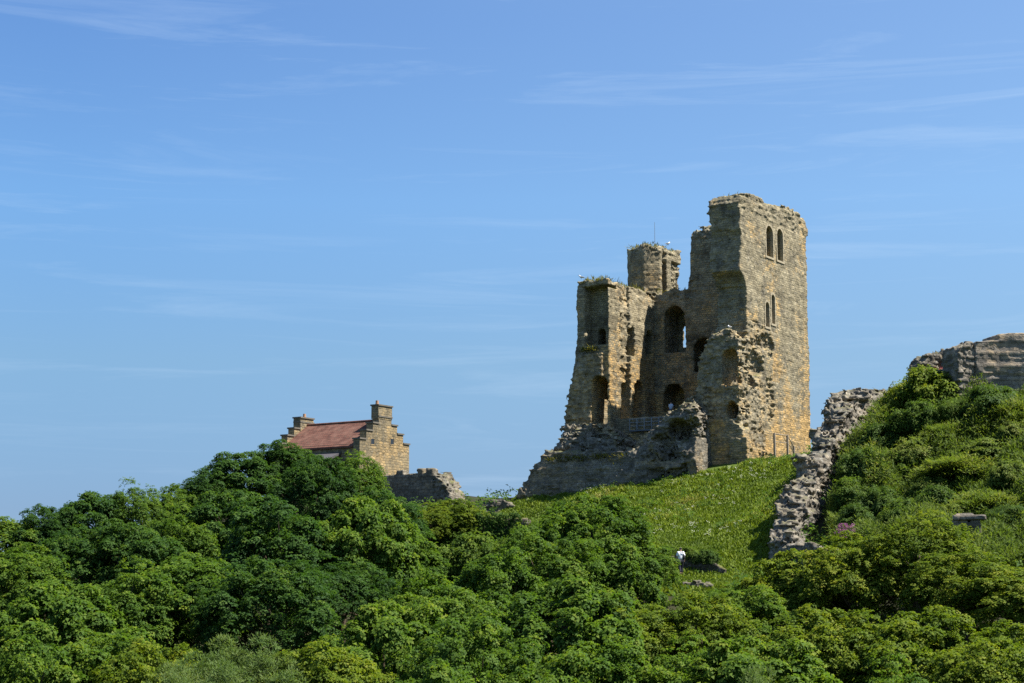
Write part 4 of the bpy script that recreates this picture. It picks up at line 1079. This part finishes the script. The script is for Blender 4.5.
b0_ = np.stack([X[:, None] + rg.normal(size=(n, B)) * .12, Y[:, None] + rg.normal(size=(n, B)) * .12, np.repeat(Z[:, None], B, 1)], -1)
sd = np.stack([np.cos(a), np.sin(a), a * 0], -1); fw = np.stack([-np.sin(a), np.cos(a), a * 0], -1)
H3 = np.zeros_like(sd); H3[..., 2] = hh[:, None]
v0 = b0_ - sd * w[..., None]; v1 = b0_ + sd * w[..., None]; mid = b0_ + H3 * .6 + fw * ln[..., None] * .35
v2 = mid + sd * w[..., None] * .8; v3 = b0_ + H3 + fw * ln[..., None]
Vg = np.stack([v0, v1, v2, v3], 2).reshape(-1, 3)
me = mesh_np('grass', Vg, np.arange(len(Vg), dtype=np.int32).reshape(-1, 4))
dry = np.clip(fbm(X * .13 + 40, Y * .13, X * 0, 3) * 2 - .3, 0, 1)
tt = np.clip(.40 + .55 * dry[:, None] + .45 * f[:, None] + .25 * f2[:, None] + .35 * (rg.random((n, B)) - .4), 0, 1)
at = me.attributes.new('tint', 'FLOAT', 'FACE'); at.data.foreach_set('value', tt.ravel().astype(np.float32))
tag(link('grass', me, M_GRASS), 'long green grass on the sunny bank below the keep', 'grass', kind='stuff')
# broad-leaved weeds and white umbels in drifts
wsel = (f + f2 * .4 > .1) & (rg.random(n) < .09)
pw_ = np.stack([X[wsel], Y[wsel], Z[wsel] + .25 + .3 * rg.random(wsel.sum())], 1)
me = leaf_mesh('weeds', pw_, np.stack([rg.normal(size=len(pw_)) * .4, rg.normal(size=len(pw_)) * .4 - .2, np.ones(len(pw_))], 1), 7, .2, .5, .2, rg, stray=.6)
tag(link('weeds', me, M_SYC), 'leafy dark green weeds in patches on the sunny bank', 'weeds', kind='stuff')
cs = [P(*q) for q in ((735, 487, 158), (700, 500, 152), (650, 512, 150), (715, 512, 150), (600, 495, 165), (540, 503, 170), (690, 530, 142), (760, 480, 156), (665, 490, 160), (715, 540, 138), (640, 535, 140))]
fx = []; 
for c_ in cs:
    q = rg.normal(size=(rg.integers(8, 22), 2)) * np.array([2.4, 1.3]) * (.4 + rg.random()) + c_[:2]; fx.append(q)
fx = np.concatenate(fx); k = bank_mask(fx[:, 0], fx[:, 1]); fx = fx[k]
fz2 = terrain(fx[:, 0], fx[:, 1]) + .45 + .3 * rg.random(len(fx))
me = leaf_mesh('wild_flowers', np.stack([fx[:, 0], fx[:, 1], fz2], 1), np.stack([rg.normal(size=len(fx)) * .3, rg.normal(size=len(fx)) * .3 - .5, np.ones(len(fx))], 1), 7, .055, .8, .1, rg, ring=1.2)
tag(link('wild_flowers', me, M_WHITE), 'white umbel wild flowers dotted over the grass bank', 'wild flowers', kind='stuff')

def flower_patch(name, label, px, py, Y, r, hgt_, mat, n=120, L=.09):
    p = P(px, py, Y); rg = np.random.default_rng(int(px))
    q = np.stack([rg.normal(size=n) * r, rg.normal(size=n) * r * .6, hgt_ * rg.random(n)], 1)
    o = empty(name, tuple(p)); tag(o, label, 'flowers')
    link('blossom', leaf_mesh('blossom', q, np.stack([rg.normal(size=n) * .4, rg.normal(size=n) * .4 - .6, np.ones(n)], 1), 7, L, .7, .1, rg), mat, o)
    m = MB()
    for i in range(24): m.tube((q[i, 0] * .8, q[i, 1] * .8, -.8), tuple(q[i]), .012, .008, 5)
    m.build('stems', M_SCRUB, o)
flower_patch('purple_flowers', 'purple valerian spikes at the foot of the curtain wall', 846, 538, 121.5, .32, 1.0, M_PINK, 110, .07)
flower_patch('red_flowers', 'reddish flowers on top of the low wall by the skyline railing', 949, 372, 139.6, .5, .45, M_RED, 90)

# ------------------------------------------------------------------ people and gulls
M_SKIN = plain('skin', (.45, .28, .20), .6, .08, 8.); M_SHIRT = plain('white_cotton', (.78, .77, .80), .85, .05, 9., .1); M_BLUE = plain('pale_blue_cotton', (.42, .52, .64), .85, .1, 9., .1)
M_TROU = plain('dark_trousers', (.03, .03, .04), .85, .2, 9., .1); M_HAIR = plain('brown_hair', (.035, .025, .018), .6, .3, 14.); M_BAG = plain('black_bag', (.015, .016, .018), .6, .2, 9.); M_JEAN = plain('blue_denim', (.06, .08, .13), .85, .2, 9.)
M_FEATH = plain('white_feathers', (.75, .75, .74), .8, .08, 14.); M_GWING = plain('grey_feathers', (.30, .32, .35), .8, .1, 14.); M_BEAK = plain('yellow_beak', (.5, .32, .05), .5, .1, 9.)

def skin(name, verts, edges, radii, mat, parent, sub=2, root=0):
    me = bpy.data.meshes.new(name); me.from_pydata(verts, edges, []); me.update()
    t = bpy.data.objects.new('tmp', me); COL.objects.link(t)
    t.modifiers.new('s', 'SKIN'); sv = me.skin_vertices[0].data
    for i, r in enumerate(radii):
        sv[i].radius = r if hasattr(r, '__len__') else (r, r); sv[i].use_root = (i == root)
    s_ = t.modifiers.new('u', 'SUBSURF'); s_.levels = sub; s_.render_levels = sub
    dg = bpy.context.evaluated_depsgraph_get(); dg.update()
    nm = bpy.data.meshes.new_from_object(t.evaluated_get(dg)); nm.name = name
    bpy.data.objects.remove(t); bpy.data.meshes.remove(me)
    nm.polygons.foreach_set('use_smooth', np.ones(len(nm.polygons), bool)); nm.materials.clear()
    return link(name, nm, mat, parent)

def person(loc, rotz, label, shirt_m, trou_m, bag=True, stride=.18, tall=1.0):
    """stands at loc, faces +Y before rotation"""
    o = empty('person', loc, rotz, tall); tag(o, label, 'person')
    V = [(0, 0, .93), (0, .01, 1.12), (0, .0, 1.33), (0, 0, 1.46), (0, .02, 1.55), (0, .035, 1.63), (0, .02, 1.72),
         (.09, 0, .88), (.10, stride * .55, .48), (.10, stride * .5, .09), (.11, stride * .5 + .14, .04),
         (-.09, 0, .88), (-.10, -stride * .2, .48), (-.10, -stride * 1.1, .12), (-.11, -stride * 1.1 + .13, .04),
         (.17, 0, 1.40), (.24, -.05, 1.13), (.25, .05, .90), (.25, .08, .80),
         (-.17, 0, 1.40), (-.24, .04, 1.13), (-.24, .14, .92), (-.235, .17, .82)]
    E = [(0, 1), (1, 2), (2, 3), (3, 4), (4, 5), (5, 6), (0, 7), (7, 8), (8, 9), (9, 10), (0, 11), (11, 12), (12, 13), (13, 14), (2, 15), (15, 16), (16, 17), (17, 18), (2, 19), (19, 20), (20, 21), (21, 22)]
    Rr = [(.15, .11), (.14, .1), (.16, .11), .06, .065, .095, .06, .09, .06, .045, .035, .09, .06, .045, .035, .06, .045, .035, .03, .06, .045, .035, .03]
    body = skin('body', V, E, Rr, M_SKIN, o)
    Vs = [V[0], V[1], V[2], (0, 0, 1.45), V[15], (.235, -.045, 1.16), V[19], (-.235, .035, 1.16)]
    skin('shirt', Vs, [(0, 1), (1, 2), (2, 3), (2, 4), (4, 5), (2, 6), (6, 7)], [(.22, .15), (.20, .145), (.22, .15), .08, .10, .09, .10, .09], shirt_m, o)
    Vt = [V[0], V[7], V[8], (.10, stride * .5, .13), V[11], V[12], (-.10, -stride * 1.1, .16)]
    skin('trousers', Vt, [(0, 1), (1, 2), (2, 3), (0, 4), (4, 5), (5, 6)], [(.17, .13), .115, .085, .07, .115, .085, .07], trou_m, o)
    skin('hair', [(0, .01, 1.60), (0, .005, 1.67), (0, .02, 1.735)], [(0, 1), (1, 2)], [.075, .108, .07], M_HAIR, o)
    if bag:
        b_ = skin('shoulder_bag', [(.16, -.10, 1.28), (.17, -.13, 1.12), (.16, -.12, .97)], [(0, 1), (1, 2)], [(.07, .06), (.10, .08), (.09, .07)], M_BAG, o)
        m = MB().tube((.16, -.13, 1.27), (.04, -.15, 1.44), .018, n=6).tube((.04, -.15, 1.44), (-.1, .02, 1.47), .018, n=6); m.build('strap', M_BAG, b_)
    return o
pp = P(681, 575, 126.3); person((pp[0], pp[1], min(pp[2], 99)), .25, 'walker in a white shirt with a black shoulder bag seen from behind', M_SHIRT, M_TROU, tall=1.16)
kp = KO + XD * on_a(671, 410, 4.5)[0] + YD * 4.5; person((kp[0], kp[1], KZ + on_a(671, 418.5, 4.5)[1]), -.6, 'visitor in a pale blue shirt behind the railing inside the keep', M_BLUE, M_JEAN, bag=False, stride=.04)

def gull(p, rotz, label):
    o = empty('gull', tuple(p), rotz, 1.25); tag(o, label, 'gull', 'gulls on the keep')
    skin('body', [(0, -.26, .14), (0, -.12, .17), (0, .05, .2), (0, .15, .29), (0, .19, .37), (.03, .0, .1), (.03, .0, .0), (-.03, 0, .1), (-.03, 0, 0)], [(0, 1), (1, 2), (2, 3), (3, 4), (2, 5), (5, 6), (2, 7), (7, 8)], [.025, .07, .085, .055, .05, .02, .012, .02, .012], M_FEATH, o, root=2)
    MB().tube((0, .22, .365), (0, .3, .35), .018, .004, 6).build('beak', M_BEAK, o)
    for s_ in (-1, 1): skin('wing', [(s_ * .075, .1, .22), (s_ * .08, -.08, .2), (s_ * .04, -.3, .16)], [(0, 1), (1, 2)], [(.025, .05), (.03, .06), (.012, .02)], M_GWING, o)
def kw(x, y, z): return KO + XD * x + YD * y + np.array([0, 0, z])
q = on_a(580.5, 279, .6); gull(kw(q[0] + .1, .6, q[1] - .05), 1.3, 'white gull on the top left corner of the keep')
q = on_a(729.5, 328.5, .2); gull(kw(q[0], .2, q[1] - .1), .4, 'white gull on the broken stub of the front wall')
q = on_a(668, 244, 12); gull(kw(q[0], 12, 27.85), -1.0, 'white gull on top of the corner turret')

# ------------------------------------------------------------------ sky, sun, camera
SUN_AZ, SUN_EL = 101.0, 58.0
w = bpy.data.worlds.new('World'); scene.world = w; w.use_nodes = True
t = w.node_tree; t.nodes.clear()
out = t.nodes.new('ShaderNodeOutputWorld'); bg = t.nodes.new('ShaderNodeBackground'); bg.inputs[1].default_value = .124
sky = t.nodes.new('ShaderNodeTexSky'); sky.sky_type = 'NISHITA'; sky.sun_disc = False
sky.sun_elevation = math.radians(SUN_EL); sky.sun_rotation = math.radians(SUN_AZ)
sky.air_density = .6; sky.dust_density = 0.; sky.ozone_density = 3.; sky.altitude = 0
tcn = t.nodes.new('ShaderNodeTexCoord')
mp = t.nodes.new('ShaderNodeMapping'); mp.inputs['Scale'].default_value = (1.1, 1.1, 17.); mp.inputs['Rotation'].default_value = (0, math.radians(6), .6)
nz = t.nodes.new('ShaderNodeTexNoise'); nz.inputs['Scale'].default_value = 3.4; nz.inputs['Detail'].default_value = 10; nz.inputs['Roughness'].default_value = .66; nz.inputs['Distortion'].default_value = .8
mr = t.nodes.new('ShaderNodeMapRange'); mr.inputs[1].default_value = .52; mr.inputs[2].default_value = .85; mr.inputs[3].default_value = 0; mr.inputs[4].default_value = .32
mx = t.nodes.new('ShaderNodeMix'); mx.data_type = 'RGBA'; mx.inputs[7].default_value = (2.6, 3.2, 3.9, 1)
l = t.links.new
l(tcn.outputs['Generated'], mp.inputs[0]); l(mp.outputs[0], nz.inputs['Vector']); nz2 = t.nodes.new('ShaderNodeTexNoise'); nz2.inputs['Scale'].default_value = 1.6; nz2.inputs['Detail'].default_value = 2; l(tcn.outputs['Generated'], nz2.inputs['Vector'])
m2 = t.nodes.new('ShaderNodeMapRange'); m2.inputs[1].default_value = .42; m2.inputs[2].default_value = .62; l(nz2.outputs[0], m2.inputs[0])
mm = t.nodes.new('ShaderNodeMath'); mm.operation = 'MULTIPLY'; l(mr.outputs[0], mm.inputs[0]); l(m2.outputs[0], mm.inputs[1])
l(nz.outputs[0], mr.inputs[0]); l(mm.outputs[0], mx.inputs[0])
sp_ = t.nodes.new('ShaderNodeSeparateXYZ'); l(tcn.outputs['Generated'], sp_.inputs[0])
rp_ = t.nodes.new('ShaderNodeValToRGB'); cr = rp_.color_ramp
st_ = [(0., (.20, .23, .285)), (.05, (.25, .272, .318)), (.137, (.46, .515, .48)), (.229, (.58, .73, .735)), (.33, (.585, .735, .815)), (.6, (1., 1., 1.))]
while len(cr.elements) < len(st_): cr.elements.new(.5)
for e_, (p_, c_) in zip(cr.elements, st_): e_.position = p_; e_.color = (*c_, 1)
l(sp_.outputs[2], rp_.inputs[0])
ml = t.nodes.new('ShaderNodeMix'); ml.data_type = 'RGBA'; ml.blend_type = 'MULTIPLY'; ml.inputs[0].default_value = 1
l(sky.outputs[0], ml.inputs[6]); l(rp_.outputs[0], ml.inputs[7])
vr = t.nodes.new('ShaderNodeMapRange'); vr.inputs[1].default_value = -.25; vr.inputs[2].default_value = .6; vr.inputs[3].default_value = 0; vr.inputs[4].default_value = .3; l(sp_.outputs[0], vr.inputs[0])
ve = t.nodes.new('ShaderNodeMix'); ve.data_type = 'RGBA'; ve.inputs[7].default_value = (2.1, 2.9, 3.6, 1); l(vr.outputs[0], ve.inputs[0]); l(ml.outputs[2], ve.inputs[6])
l(ve.outputs[2], mx.inputs[6]); l(mx.outputs[2], bg.inputs[0]); l(bg.outputs[0], out.inputs[0])

sd = bpy.data.lights.new('sun', 'SUN'); sd.energy = 5.0; sd.angle = math.radians(.53); sd.color = (1, .955, .88)
so = bpy.data.objects.new('sun', sd); COL.objects.link(so)
a, e = math.radians(SUN_AZ), math.radians(SUN_EL)
dirv = Vector((math.sin(a) * math.cos(e), math.cos(a) * math.cos(e), math.sin(e)))
so.rotation_euler = dirv.to_track_quat('Z', 'Y').to_euler(); so.location = (60, 60, 90)

cd = bpy.data.cameras.new('camera'); cam = bpy.data.objects.new('camera', cd); COL.objects.link(cam)
cd.sensor_width = 36; cd.lens = 36 * FPX / 1024; cd.clip_end = 20000; cd.clip_start = .1
cam.location = (0, 0, 0); cam.rotation_euler = (math.pi / 2 + TH, 0, 0)
scene.camera = cam
vs = scene.view_settings; vs.view_transform = 'Standard'; vs.look = 'None'; vs.exposure = 1.18; vs.gamma = 1; vs.use_curve_mapping = False
scene.render.resolution_x = 1024; scene.render.resolution_y = 683
scene.cycles.max_bounces = 6; scene.cycles.diffuse_bounces = 3; scene.cycles.transmission_bounces = 3; scene.cycles.use_denoising = False
